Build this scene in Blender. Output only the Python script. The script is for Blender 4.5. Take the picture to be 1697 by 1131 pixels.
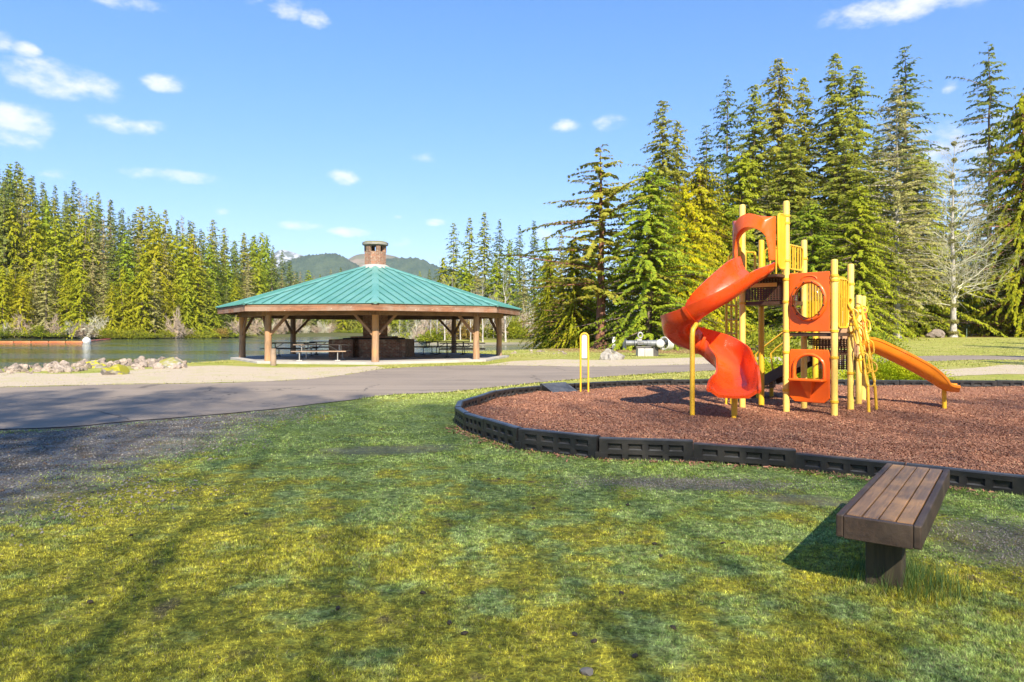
import bpy, math, random
import numpy as np
from mathutils import Vector, Matrix, noise as mnoise

for o in list(bpy.data.objects):
    bpy.data.objects.remove(o, do_unlink=True)
SC = bpy.context.scene
COL = SC.collection
R = math.radians
F = 1130.0          # focal length in photograph pixels (24 mm on a 36 mm sensor)
HZ = 549.0          # horizon row of the photograph
CAMH = 1.5

# ------------------------------------------------------------------ camera
cam = bpy.data.cameras.new('camera'); camo = bpy.data.objects.new('camera', cam)
COL.objects.link(camo); SC.camera = camo
camo.location = (0, 0, CAMH); camo.rotation_euler = (R(90), 0, 0)
cam.sensor_width = 36; cam.lens = 36 * F / 1697.0
cam.shift_y = -(565.5 - HZ) / 1697.0
cam.clip_start = 0.1; cam.clip_end = 20000

# ------------------------------------------------------------------ light
SUN_EL = 40.0
SUN_AZ = 12.0       # degrees to the right of straight behind the camera
SUN_STRENGTH = 3.2
SKY_STRENGTH = 0.15
EXPOSURE = 1.7
sd = Vector((math.sin(R(SUN_AZ)) * math.cos(R(SUN_EL)), -math.cos(R(SUN_AZ)) * math.cos(R(SUN_EL)), math.sin(R(SUN_EL))))
sun = bpy.data.lights.new('sun', 'SUN'); suno = bpy.data.objects.new('sun', sun); COL.objects.link(suno)
sun.energy = SUN_STRENGTH; sun.angle = R(0.53); sun.color = (1.0, 0.90, 0.73)
suno.rotation_euler = (-sd).to_track_quat('-Z', 'Y').to_euler()
suno.location = (20, -60, 60)

SC.view_settings.view_transform = 'Standard'; SC.view_settings.look = 'None'
SC.view_settings.gamma = 1; SC.view_settings.use_curve_mapping = False
SC.view_settings.exposure = EXPOSURE
SC.render.engine = 'CYCLES'
SC.cycles.max_bounces = 8; SC.cycles.transparent_max_bounces = 12

W = bpy.data.worlds.new('World'); SC.world = W; W.use_nodes = True
nt = W.node_tree; nt.nodes.clear()


class NT:
    """small helper round a node tree"""
    def __init__(s, nt): s.nt = nt
    def n(s, t, **k):
        nd = s.nt.nodes.new(t)
        for a, b in k.items(): setattr(nd, a, b)
        return nd
    def l(s, a, b): s.nt.links.new(a, b)
    def val(s, x, sock):
        if isinstance(x, (int, float)): sock.default_value = x
        elif isinstance(x, (tuple, list)): sock.default_value = tuple(x) if len(x) == len(sock.default_value) else tuple(x) + (1,)
        else: s.l(x, sock)
    def math(s, op, a, b=None, c=None, clamp=False):
        nd = s.n('ShaderNodeMath', operation=op); nd.use_clamp = clamp
        s.val(a, nd.inputs[0])
        if b is not None: s.val(b, nd.inputs[1])
        if c is not None: s.val(c, nd.inputs[2])
        return nd.outputs[0]
    def mix(s, fac, a, b, typ='MIX'):
        nd = s.n('ShaderNodeMix'); nd.data_type = 'RGBA'; nd.blend_type = typ
        s.val(fac, nd.inputs[0]); s.val(a, nd.inputs[6]); s.val(b, nd.inputs[7])
        return nd.outputs[2]
    def noise(s, vec, scale, detail=3, rough=0.55, out=0):
        nd = s.n('ShaderNodeTexNoise'); nd.inputs['Scale'].default_value = scale
        nd.inputs['Detail'].default_value = detail; nd.inputs['Roughness'].default_value = rough
        if vec is not None: s.l(vec, nd.inputs['Vector'])
        return nd.outputs[out]
    def ramp(s, x, a, b, c=0.0, d=1.0, smooth=True):
        nd = s.n('ShaderNodeMapRange'); nd.interpolation_type = 'SMOOTHSTEP' if smooth else 'LINEAR'
        s.val(x, nd.inputs[0]); nd.inputs[1].default_value = a; nd.inputs[2].default_value = b
        nd.inputs[3].default_value = c; nd.inputs[4].default_value = d
        return nd.outputs[0]
    def mapping(s, vec, scale=(1, 1, 1), loc=(0, 0, 0), rot=(0, 0, 0)):
        nd = s.n('ShaderNodeMapping'); nd.inputs['Scale'].default_value = scale
        nd.inputs['Location'].default_value = loc; nd.inputs['Rotation'].default_value = rot
        s.l(vec, nd.inputs['Vector']); return nd.outputs[0]


w = NT(nt)
sky = w.n('ShaderNodeTexSky'); sky.sky_type = 'NISHITA'; sky.sun_disc = False
sky.sun_elevation = R(SUN_EL)
# Nishita: rotation 0 puts the sun at +Y, turning clockwise seen from above
sky.sun_rotation = math.atan2(sd.x, sd.y)
sky.altitude = 200; sky.air_density = 1.0; sky.dust_density = 0.35; sky.ozone_density = 2.2
# small fair-weather clouds: soft lobes at their own bearing and elevation, edges broken by noise
CLOUDS = [  # photo px x, y, half width, half height, strength
    (95, 132, 95, 30, 1.0), (20, 205, 60, 40, 1.0), (270, 139, 36, 18, 1.0), (205, 207, 66, 16, .75),
    (40, 82, 22, 13, .8), (4, 70, 18, 16, .7), (290, 292, 78, 13, .8), (240, 290, 26, 10, .6), (100, 292, 30, 11, .5),
    (571, 296, 34, 18, 1.0), (495, 375, 42, 11, .9), (580, 385, 42, 11, .8), (523, 32, 26, 20, .75), (455, 10, 48, 24, .55),
    (220, 8, 62, 14, .6), (935, 209, 32, 14, .9), (1010, 206, 34, 16, .5), (1520, 6, 145, 26, 1.0), (1574, 145, 13, 12, .75),
    (1560, 250, 42, 45, .8), (1610, 262, 42, 26, .7), (702, 262, 30, 9, .35), (722, 369, 20, 8, .7), (905, 385, 26, 16, .7),
    (660, 400, 24, 10, .5), (366, 350, 12, 6, .35), (1640, 235, 40, 40, .5), (660, 360, 10, 5, .5)]
tc = w.n('ShaderNodeTexCoord'); dirv = tc.outputs['Generated']
sep = w.n('ShaderNodeSeparateXYZ'); w.l(dirv, sep.inputs[0])
az = w.math('ARCTAN2', sep.outputs[0], sep.outputs[1])
el = w.math('ARCSINE', sep.outputs[2])
comb = w.n('ShaderNodeCombineXYZ'); w.l(az, comb.inputs[0]); w.l(w.math('MULTIPLY', el, 1.9), comb.inputs[1])
nz = w.noise(comb.outputs[0], 22.0, 5, 0.6)
nzs = w.math('MULTIPLY', w.math('SUBTRACT', nz, 0.5), 3.2)
rc = random.Random(5)
lobes = [(math.atan2((x - 848.5), F), math.atan2((HZ - y), math.hypot(F, x - 848.5)), hw * .9 / F, hh * .85 / F, s) for x, y, hw, hh, s in CLOUDS]
for k in range(12):     # the same sort of clouds over the rest of the sky
    a = rc.uniform(R(45), R(315)); e = rc.uniform(R(6), R(50))
    lobes.append((a if a < math.pi else a - 2 * math.pi, e, rc.uniform(.02, .09), rc.uniform(.01, .03), rc.uniform(.5, 1)))
acc = None
azel = w.n('ShaderNodeCombineXYZ'); w.l(az, azel.inputs[0]); w.l(el, azel.inputs[1])
for (a, e, ra, re, s) in lobes:      # s * (1 - r^2) of each soft lobe, the largest wins
    vm = w.n('ShaderNodeVectorMath', operation='MULTIPLY_ADD'); w.l(azel.outputs[0], vm.inputs[0])
    vm.inputs[1].default_value = (1 / ra, 1 / re, 0); vm.inputs[2].default_value = (-a / ra, -e / re, 0)
    dp = w.n('ShaderNodeVectorMath', operation='DOT_PRODUCT'); w.l(vm.outputs[0], dp.inputs[0]); w.l(vm.outputs[0], dp.inputs[1])
    v = w.math('MULTIPLY_ADD', dp.outputs['Value'], -s, s)
    acc = v if acc is None else w.math('MAXIMUM', acc, v)
nzz = w.math('MULTIPLY', nzs, w.ramp(acc, -1.2, .5))
cm = w.ramp(w.math('ADD', acc, nzz), -0.05, 1.5)
cm = w.math('MULTIPLY', cm, 0.82)
grade = w.mix(w.ramp(el, 0.0, R(28)), (.29, .315, .40, 1), (.275, .415, .57, 1))
skyc = w.mix(1.0, sky.outputs[0], grade, 'MULTIPLY')
cloudc = w.mix(0.0, (2.6, 2.55, 2.7, 1), (1, 1, 1, 1))
colr = w.mix(cm, skyc, cloudc)
bg = w.n('ShaderNodeBackground'); w.l(colr, bg.inputs[0]); bg.inputs[1].default_value = SKY_STRENGTH
ow = w.n('ShaderNodeOutputWorld'); w.l(bg.outputs[0], ow.inputs[0])

# ------------------------------------------------------------------ helpers
def P(px, py, z=0.0):
    """photo pixel of a point that lies at height z -> world position"""
    d = (CAMH - z) * F / (py - HZ)
    return ((px - 848.5) / F * d, d, z)
def X(px, d): return (px - 848.5) / F * d
def Z(py, d): return CAMH + (HZ - py) * d / F

def tag(o, label=None, cat=None, group=None, kind=None):
    if label: o['label'] = label
    if cat: o['category'] = cat
    if group: o['group'] = group
    if kind: o['kind'] = kind
    return o
def thing(name, label, cat, loc=(0, 0, 0), rz=0.0, group=None):
    o = bpy.data.objects.new(name, None); COL.objects.link(o)
    o.empty_display_size = 0.2
    o.location = loc; o.rotation_euler = (0, 0, rz)
    return tag(o, label, cat, group)
def root_loc(o):
    v = Vector((0, 0, 0))
    while o is not None:
        v += o.location; o = o.parent
    return v
def link(name, me, mat=None, parent=None):
    o = bpy.data.objects.new(name, me); COL.objects.link(o)
    if mat is not None and len(me.materials) == 0: me.materials.append(mat)
    if parent is not None: o.parent = parent
    return o
def np_mesh(name, V, Fc, mat=None, smooth=False):
    """V (n,3), Fc (m,k): all faces with the same number of corners"""
    V = np.asarray(V, np.float32); Fc = np.asarray(Fc, np.int32)
    me = bpy.data.meshes.new(name)
    me.vertices.add(len(V)); me.vertices.foreach_set('co', V.ravel())
    m, k = Fc.shape
    me.loops.add(m * k); me.loops.foreach_set('vertex_index', Fc.ravel())
    me.polygons.add(m); me.polygons.foreach_set('loop_start', np.arange(0, m * k, k, dtype=np.int32))
    if smooth: me.polygons.foreach_set('use_smooth', np.ones(m, bool))
    me.update(calc_edges=True)
    if mat is not None: me.materials.append(mat)
    return me
def copy_tree(o, parent=None):
    c = o.copy(); COL.objects.link(c); c.parent = parent
    for ch in list(o.children): copy_tree(ch, c)
    return c

class MB:
    def __init__(s): s.v = []; s.f = []
    def add(s, vs, fs):
        n = len(s.v); s.v += [tuple(v) for v in vs]; s.f += [tuple(i + n for i in f) for f in fs]; return s
    def obox(s, c, ax, ay, az):
        c, ax, ay, az = Vector(c), Vector(ax), Vector(ay), Vector(az)
        vs = [c + sx * ax + sy * ay + sz * az for sz in (-1, 1) for sy in (-1, 1) for sx in (-1, 1)]
        return s.add(vs, [(0, 2, 3, 1), (4, 5, 7, 6), (0, 1, 5, 4), (2, 6, 7, 3), (0, 4, 6, 2), (1, 3, 7, 5)])
    def box(s, c, size, rz=0.0):
        ca, sa = math.cos(rz), math.sin(rz)
        return s.obox(c, (ca * size[0] / 2, sa * size[0] / 2, 0), (-sa * size[1] / 2, ca * size[1] / 2, 0), (0, 0, size[2] / 2))
    def bar(s, a, b, w, h, up=(0, 0, 1)):
        a, b, up = Vector(a), Vector(b), Vector(up)
        t = (b - a); L = t.length; t = t / L
        sd_ = t.cross(up)
        if sd_.length < 1e-4: sd_ = t.cross(Vector((1, 0, 0)))
        sd_.normalize(); u = sd_.cross(t)
        return s.obox((a + b) / 2, t * L / 2, sd_ * w / 2, u * h / 2)
    def tube(s, pts, r, sides=8, closed=False, cap=True):
        pts = [Vector(p) for p in pts]; n = len(pts)
        rs = r if isinstance(r, (list, tuple)) else [r] * n
        ref = None; rings = []
        for i, p in enumerate(pts):
            if closed: t = pts[(i + 1) % n] - pts[i - 1]
            else: t = pts[min(i + 1, n - 1)] - pts[max(i - 1, 0)]
            t.normalize()
            if ref is None:
                ref = t.cross(Vector((0, 0, 1)))
                if ref.length < 1e-3: ref = t.cross(Vector((1, 0, 0)))
            ref = ref - t * ref.dot(t)
            if ref.length < 1e-4: ref = t.cross(Vector((0.3, 1, 0.2)))
            ref.normalize(); b = t.cross(ref)
            rings.append([p + rs[i] * (math.cos(a) * ref + math.sin(a) * b) for a in [2 * math.pi * k / sides for k in range(sides)]])
        vs = [v for rg in rings for v in rg]; fs = []
        m = n if closed else n - 1
        for i in range(m):
            j = (i + 1) % n
            for k in range(sides):
                k2 = (k + 1) % sides
                fs.append((i * sides + k, i * sides + k2, j * sides + k2, j * sides + k))
        if cap and not closed:
            fs.append(tuple(reversed(range(sides)))); fs.append(tuple((n - 1) * sides + k for k in range(sides)))
        return s.add(vs, fs)
    def lathe(s, prof, c=(0, 0, 0), axis=(0, 0, 1), seg=16, cap=True):
        """prof: list of (radius, height along axis)"""
        axis = Vector(axis).normalized(); c = Vector(c)
        u = axis.cross(Vector((1, 0, 0)))
        if u.length < 0.1: u = axis.cross(Vector((0, 1, 0)))
        u.normalize(); v = axis.cross(u)
        vs = []; fs = []
        for r, h in prof:
            for k in range(seg):
                a = 2 * math.pi * k / seg
                vs.append(c + axis * h + (u * math.cos(a) + v * math.sin(a)) * max(r, 1e-4))
        for i in range(len(prof) - 1):
            for k in range(seg):
                k2 = (k + 1) % seg
                fs.append((i * seg + k, i * seg + k2, (i + 1) * seg + k2, (i + 1) * seg + k))
        if cap:
            fs.append(tuple(reversed(range(seg)))); fs.append(tuple((len(prof) - 1) * seg + k for k in range(seg)))
        return s.add(vs, fs)
    def prism(s, poly, z0, z1):
        n = len(poly)
        vs = [(x, y, z0) for x, y in poly] + [(x, y, z1) for x, y in poly]
        fs = [tuple(reversed(range(n))), tuple(range(n, 2 * n))] + [(i, (i + 1) % n, n + (i + 1) % n, n + i) for i in range(n)]
        return s.add(vs, fs)
    def sweep(s, pts, profs, cap=True, up=(0, 0, 1)):
        """closed profile (side, height) swept along pts; profs: one list per point"""
        pts = [Vector(p) for p in pts]; n = len(pts); m = len(profs[0]); vs = []
        for i, p in enumerate(pts):
            t = (pts[min(i + 1, n - 1)] - pts[max(i - 1, 0)]).normalized()
            sdv = Vector(up).cross(t).normalized()      # left of travel
            u = t.cross(sdv)
            vs += [p + sdv * a + u * b for a, b in profs[i]]
        fs = [(i * m + k, i * m + (k + 1) % m, (i + 1) * m + (k + 1) % m, (i + 1) * m + k) for i in range(n - 1) for k in range(m)]
        if cap: fs += [tuple(reversed(range(m))), tuple((n - 1) * m + k for k in range(m))]
        return s.add(vs, fs)
    def plate_hole(s, o, ux, uz, nrm, outer, inner, th):
        """plate with a hole; outer/inner: lists (same length) of (a, b) in the plate's plane"""
        o, ux, uz, nrm = Vector(o), Vector(ux), Vector(uz), Vector(nrm)
        n = len(outer); vs = []
        for sgn in (0.5, -0.5):
            for ring in (outer, inner):
                vs += [o + ux * a + uz * b + nrm * th * sgn for a, b in ring]
        fs = []
        for k in range(n):
            j = (k + 1) % n
            fs += [(k, j, n + j, n + k), (2 * n + j, 2 * n + k, 3 * n + k, 3 * n + j),
                   (j, k, 2 * n + k, 2 * n + j), (n + k, n + j, 3 * n + j, 3 * n + k)]
        return s.add(vs, fs)
    def mesh(s, name, mat, off=None, smooth=0):
        me = bpy.data.meshes.new(name)
        vs = s.v if off is None else [(v[0] - off.x, v[1] - off.y, v[2] - off.z) for v in s.v]
        me.from_pydata(vs, [], s.f); me.update()
        if mat is not None: me.materials.append(mat)
        if smooth:
            for p in me.polygons: p.use_smooth = True
            me.set_sharp_from_angle(angle=R(smooth))
        return me
    def build(s, name, mat, parent=None, smooth=0, bevel=0.0, seg=2):
        off = root_loc(parent) if parent is not None else None
        o = link(name, s.mesh(name, mat, off, smooth), None, parent)
        if bevel:
            b = o.modifiers.new('bevel', 'BEVEL'); b.width = bevel; b.segments = seg; b.limit_method = 'ANGLE'; b.angle_limit = R(35)
        return o

def spline(pts, n):
    """Catmull-Rom through pts (any dimension), n samples per span"""
    p = np.array(pts, float); p = np.vstack([2 * p[0] - p[1], p, 2 * p[-1] - p[-2]]); out = []
    for i in range(1, len(p) - 2):
        for k in range(n):
            t = k / n
            out.append(0.5 * ((2 * p[i]) + (-p[i - 1] + p[i + 1]) * t + (2 * p[i - 1] - 5 * p[i] + 4 * p[i + 1] - p[i + 2]) * t * t + (-p[i - 1] + 3 * p[i] - 3 * p[i + 1] + p[i + 2]) * t ** 3))
    out.append(p[-2]); return [tuple(q) for q in out]

# ------------------------------------------------------------------ materials
def newmat(name):
    m = bpy.data.materials.new(name); m.use_nodes = True
    t = m.node_tree; t.nodes.clear(); h = NT(t)
    out = h.n('ShaderNodeOutputMaterial'); b = h.n('ShaderNodeBsdfPrincipled'); h.l(b.outputs[0], out.inputs[0])
    b.inputs['Roughness'].default_value = 0.6
    return m, h, b, out
def bump(h, b, height, strength=0.3, dist=0.02):
    n = h.n('ShaderNodeBump'); n.inputs['Strength'].default_value = strength; n.inputs['Distance'].default_value = dist
    h.l(height, n.inputs['Height']); h.l(n.outputs[0], b.inputs['Normal'])
def wpos(h): return h.n('ShaderNodeNewGeometry').outputs['Position']
def opos(h): return h.n('ShaderNodeTexCoord').outputs['Object']
def simple(name, c1, c2=None, scale=4.0, rough=0.6, metallic=0.0, bmp=0.0, bscale=30.0, stretch=(1, 1, 1), spec=0.5, coat=0.0, lo=.35, hi=.65):
    m, h, b, out = newmat(name)
    v = h.mapping(opos(h), stretch)
    if c2 is None: c2 = tuple(x * 0.8 for x in c1)
    f = h.ramp(h.noise(v, scale, 4), lo, hi)
    h.l(h.mix(f, c1, c2), b.inputs['Base Color'])
    b.inputs['Roughness'].default_value = rough; b.inputs['Metallic'].default_value = metallic
    b.inputs['Specular IOR Level'].default_value = spec; b.inputs['Coat Weight'].default_value = coat
    if bmp: bump(h, b, h.noise(v, bscale, 4), bmp, 0.02)
    return m

def plastic(name, c1, c2, rough=.25, coat=.4):
    """sun-worn moulded plastic or paint: faded areas, fine scuffs, a little dirt"""
    m, h, b, out = newmat(name); v = opos(h)
    c = h.mix(h.ramp(h.noise(v, 1.3, 4), .35, .65), c1, c2)
    fade = h.ramp(h.noise(v, 3.1, 5, .7),   .55, .75, 0, .09); c = h.mix(fade, c, tuple(min(1, x * .7 + .28) for x in c1))
    sc = h.ramp(h.noise(h.mapping(v, (3, 3, 40), rot=(.6, .3, 0)), 4, 4, .7), .60, .72, 0, .35); c = h.mix(sc, c, tuple(x * .62 + .02 for x in c1))
    h.l(c, b.inputs['Base Color']); b.inputs['Coat Weight'].default_value = coat; b.inputs['Coat Roughness'].default_value = .12
    h.l(h.ramp(h.noise(v, 6, 4, .7), .3, .7, rough, rough + .28), b.inputs['Roughness'])
    return m
def foliage(name, ca, cb, cc, trans=0.25):
    """ca, cb: light and dark leaf colours, cc: tint of some trees"""
    m, h, b, out = newmat(name)
    oi = h.n('ShaderNodeObjectInfo')
    ge = h.n('ShaderNodeNewGeometry')
    f1 = h.ramp(h.noise(ge.outputs['Position'], 0.9, 3), .38, .64)
    c = h.mix(f1, ca, cb)
    c = h.mix(h.math('MULTIPLY', h.ramp(oi.outputs['Random'], .3, 1.0), .6), c, cc)
    rp = ge.outputs['Random Per Island']
    hsv = h.n('ShaderNodeHueSaturation'); h.l(c, hsv.inputs['Color'])
    h.l(h.ramp(rp, 0, 1, .72, 1.3, False), hsv.inputs['Value'])
    h.l(h.ramp(h.noise(ge.outputs['Position'], 2.3, 2), .2, .8, .475, .52), hsv.inputs['Hue'])
    h.l(hsv.outputs[0], b.inputs['Base Color'])
    b.inputs['Roughness'].default_value = 0.8; b.inputs['Specular IOR Level'].default_value = 0.08
    tr = h.n('ShaderNodeBsdfTranslucent'); h.l(hsv.outputs[0], tr.inputs[0])
    mx = h.n('ShaderNodeMixShader'); mx.inputs[0].default_value = trans
    h.l(b.outputs[0], mx.inputs[1]); h.l(tr.outputs[0], mx.inputs[2]); h.l(mx.outputs[0], out.inputs[0])
    return m

M = {}
M['fir'] = foliage('fir_needles', (.40, .42, .056), (.22, .265, .044), (.44, .39, .05), .5)
M['fir_dark'] = foliage('dark_fir_needles', (.24, .30, .075), (.13, .18, .052), (.28, .29, .06), .5)
M['cedar'] = foliage('cedar_sprays', (.42, .42, .022), (.24, .28, .018), (.48, .42, .022), .45)
M['hemlock'] = foliage('hemlock_sprays', (.37, .45, .034), (.20, .28, .028), (.43, .43, .028), .48)
M['golden'] = foliage('golden_sprays', (.50, .49, .014), (.34, .38, .016), (.54, .47, .012), .45)
M['pale'] = foliage('pale_thin_needles', (.42, .39, .14), (.28, .27, .095), (.45, .36, .15), .35)
M['juniper'] = foliage('juniper_leaves', (.46, .50, .018), (.25, .33, .016), (.48, .48, .016), .35)
M['shrubleaf'] = foliage('shrub_leaves', (.33, .37, .028), (.17, .22, .028), (.40, .36, .03), .4)
M['rust'] = foliage('rusty_leaves', (.42, .27, .07), (.28, .18, .07), (.36, .28, .06), .35)
M['bark'] = simple('conifer_bark', (.13, .085, .06), (.22, .17, .13), 3, .9, bmp=.6, bscale=14, stretch=(4, 4, .8))
M['bark_red'] = simple('red_cedar_bark', (.16, .065, .035), (.24, .12, .07), 3, .9, bmp=.6, bscale=14, stretch=(4, 4, .7))
M['bark_pale'] = simple('pale_alder_bark', (.50, .47, .42), (.30, .27, .23), 2.2, .85, bmp=.3, stretch=(1.5, 1.5, .8))
M['twig'] = simple('bare_twigs', (.50, .39, .28), (.38, .29, .21), .6, .9)
M['twig_pale'] = simple('pale_lichen_twigs', (.60, .56, .43), (.46, .45, .30), .6, .9)

# ------------------------------------------------------------------ ground materials
def ell(h, pos, cx, cy, rx, ry, nf=None, rot=0.0, soft=0.5):
    """soft ellipse mask on the ground"""
    v = h.mapping(pos, loc=(-cx, -cy, 0))
    if rot: v = h.mapping(v, rot=(0, 0, -rot))
    v = h.mapping(v, (1 / rx, 1 / ry, 0))
    ln = h.n('ShaderNodeVectorMath', operation='LENGTH'); h.l(v, ln.inputs[0]); d = ln.outputs['Value']
    if nf is not None: d = h.math('ADD', d, nf)
    return h.ramp(d, 1 + soft / 2, 1 - soft / 2)

def turf_color(h, blades=False):
    pos = wpos(h)
    sp = h.n('ShaderNodeSeparateXYZ'); h.l(pos, sp.inputs[0]); x, y = sp.outputs[0], sp.outputs[1]
    flat = h.mapping(pos, (1, 1, 0))
    n1 = h.noise(flat, 0.55, 5, .6); n2 = h.noise(flat, 2.3, 4, .6); n3 = h.noise(flat, 11.0, 4, .65); n4 = h.noise(flat, 60, 3, .6)
    nz = h.math('MULTIPLY', h.math('SUBTRACT', n2, .5), 1.1)
    n5 = h.noise(flat, 27, 4, .7)
    green = h.mix(h.ramp(n3, .35, .65), (.10, .15, .032), (.235, .295, .095))
    green = h.mix(h.ramp(n2, .38, .62), green, (.13, .18, .030))
    green = h.mix(h.math('MULTIPLY', h.ramp(n5, .5, .72), .6), green, (.30, .34, .14))
    moss = h.mix(h.ramp(n3, .3, .7), (.155, .16, .020), (.34, .305, .030))
    moss = h.mix(h.math('MULTIPLY', h.ramp(n5, .52, .70), .55), moss, (.13, .16, .03))
    # moss runs through the near lawn, green turf beyond it
    bias = h.math('ADD', h.ramp(y, 3.0, 9.5, .12, -.10, False), h.ramp(x, -3.5, 3.0, .06, -.05, False))
    mf = h.ramp(h.math('ADD', h.math('ADD', h.math('MULTIPLY', n2, .55), h.math('MULTIPLY', n1, .45)), bias), .49, .62)
    c = h.mix(mf, green, moss)
    thin = h.ramp(h.math('ADD', h.math('MULTIPLY', n2, .5), h.math('MULTIPLY', h.noise(flat, 5.5, 5, .65), .5)), .56, .66)
    soil = h.mix(n4, (.055, .045, .028), (.135, .105, .06))
    c = h.mix(h.math('MULTIPLY', thin, .6 if blades else .85), c, soil)
    lum = h.math('MULTIPLY', h.ramp(h.noise(flat, 15, 4, .7), .34, .66, *((1.05, 2.6) if blades else (.5, 1.3))), h.ramp(h.noise(flat, 48, 2, .6), .3, .7, .65, 1.35))
    hsl = h.n('ShaderNodeHueSaturation'); h.l(c, hsl.inputs['Color']); h.l(lum, hsl.inputs['Value']); c = hsl.outputs[0]
    # sunlit far lawn, dry and straw coloured in places
    lawn = h.mix(h.ramp(n1, .35, .65), (.27, .28, .052), (.43, .365, .12))
    lawn = h.mix(h.math('MULTIPLY', h.ramp(n2, .48, .66), .7), lawn, (.19, .23, .045))
    lawn = h.mix(h.math('MULTIPLY', h.ramp(h.noise(flat, .17, 4, .6), .5, .66), .7), lawn, (.40, .33, .15))
    lawn = h.mix(h.ramp(n3, .35, .7), lawn, (.24, .27, .05))
    c = h.mix(h.ramp(y, 12.0, 20.0), c, lawn)
    if not blades:
        grav = h.mix(h.ramp(h.noise(flat, 38, 3, .6), .32, .68), (.075, .072, .07), (.30, .285, .265))
        grav = h.mix(h.ramp(h.noise(flat, 3, 4), .4, .65), grav, (.13, .10, .07))
        gx = h.math('ADD', x, h.math('MULTIPLY', h.math('SUBTRACT', n1, .5), 2.2))
        gx = h.math('ADD', gx, h.math('MULTIPLY', nz, .7))
        gm = h.math('MULTIPLY', h.ramp(gx, -3.4, -4.9), h.ramp(y, 15, 13))
        gm = h.math('MULTIPLY', gm, h.ramp(h.math('ADD', y, h.math('MULTIPLY', x, .30)), 3.2, 4.9))
        c = h.mix(gm, c, grav)
        for (cx, cy, rx, ry, ro) in ((3.55, 4.75, .55, .62, .3), (1.75, 6.7, 1.0, .26, -.25), (2.6, 6.05, .5, .2, -.5), (-1.6, 8.6, .9, .35, .2)):
            c = h.mix(h.math('MULTIPLY', ell(h, pos, cx, cy, rx, ry, nz, ro, .9), .6), c, h.mix(.5, grav, soil))
        # needle litter under the big conifers
        litter = h.mix(h.ramp(n2, .35, .65), (.20, .095, .045), (.30, .19, .095))
        for (cx, cy, rx, ry) in ((7.5, 55, 5, 7), (13, 50, 5.5, 5), (52, 90, 24, 7), (36, 82, 8, 6)):
            c = h.mix(h.math('MULTIPLY', ell(h, pos, cx, cy, rx, ry, nz, 0, .7), .9), c, litter)
        bank = h.mix(n3, (.20, .18, .13), (.34, .30, .23))
        zz = sp.outputs[2]
        c = h.mix(h.math('MULTIPLY', h.ramp(zz, -.05, -.22), h.ramp(y, 400, 300)), c, bank)
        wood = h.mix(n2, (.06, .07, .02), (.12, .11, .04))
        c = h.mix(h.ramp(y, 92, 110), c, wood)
    return c, n3, n4

m, h, b, out = newmat('turf'); c, n3, n4 = turf_color(h)
h.l(c, b.inputs['Base Color']); b.inputs['Roughness'].default_value = .95; b.inputs['Specular IOR Level'].default_value = .15
bump(h, b, h.math('ADD', h.math('MULTIPLY', n3, .6), h.math('MULTIPLY', n4, .4)), .9, .03)
M['turf'] = m
m, h, b, out = newmat('grass_blade'); c, n3, n4 = turf_color(h, True)
rp = h.n('ShaderNodeNewGeometry').outputs['Random Per Island']
hs = h.n('ShaderNodeHueSaturation'); h.l(c, hs.inputs['Color']); h.l(h.ramp(rp, 0, 1, .7, 1.5, False), hs.inputs['Value'])
h.l(h.mix(h.ramp(rp, .86, .9), hs.outputs[0], (.30, .25, .13)), b.inputs['Base Color'])
b.inputs['Roughness'].default_value = .7; b.inputs['Specular IOR Level'].default_value = .2
M['blade'] = m

m, h, b, out = newmat('asphalt'); pos = wpos(h); flat = h.mapping(pos, (1, 1, 0))
big = h.noise(flat, .35, 4); fine = h.noise(flat, 90, 3, .7)
st = h.noise(h.mapping(pos, (.12, 1.3, 0), rot=(0, 0, .25)), 1.2, 4)
c = h.mix(h.ramp(big, .35, .65), (.235, .190, .150), (.185, .150, .122))
c = h.mix(h.ramp(st, .45, .7), c, (.27, .22, .175))
c = h.mix(h.math('MULTIPLY', h.ramp(fine, .35, .7), .5), c, (.33, .275, .22))
vo = h.n('ShaderNodeTexVoronoi'); vo.feature = 'DISTANCE_TO_EDGE'; vo.inputs['Scale'].default_value = .33
wob = h.n('ShaderNodeVectorMath', operation='MULTIPLY_ADD'); h.l(h.noise(flat, 1.5, 4, .6, 1), wob.inputs[0]); wob.inputs[1].default_value = (.9, .9, 0); h.l(flat, wob.inputs[2]); h.l(wob.outputs[0], vo.inputs['Vector'])
crk = h.math('MULTIPLY', h.ramp(vo.outputs['Distance'], .012, .003), h.ramp(h.noise(flat, .22, 3), .45, .6))
c = h.mix(h.math('MULTIPLY', crk, .75), c, (.05, .045, .04))
c = h.mix(h.ramp(h.noise(flat, .9, 5, .7), .60, .70, 0, .5), c, (.13, .11, .09))
h.l(c, b.inputs['Base Color']); b.inputs['Roughness'].default_value = .9; b.inputs['Specular IOR Level'].default_value = .25
bump(h, b, fine, .5, .006); M['asphalt'] = m

m, h, b, out = newmat('pale_gravel'); flat = h.mapping(wpos(h), (1, 1, 0))
c = h.mix(h.ramp(h.noise(flat, 26, 4, .7), .35, .65), (.34, .27, .19), (.58, .48, .35))
c = h.mix(h.ramp(h.noise(flat, 1.1, 4), .45, .7), c, (.42, .37, .20))
h.l(c, b.inputs['Base Color']); b.inputs['Roughness'].default_value = .95
bump(h, b, h.noise(flat, 40, 3), .8, .03); M['gravel'] = m

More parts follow.
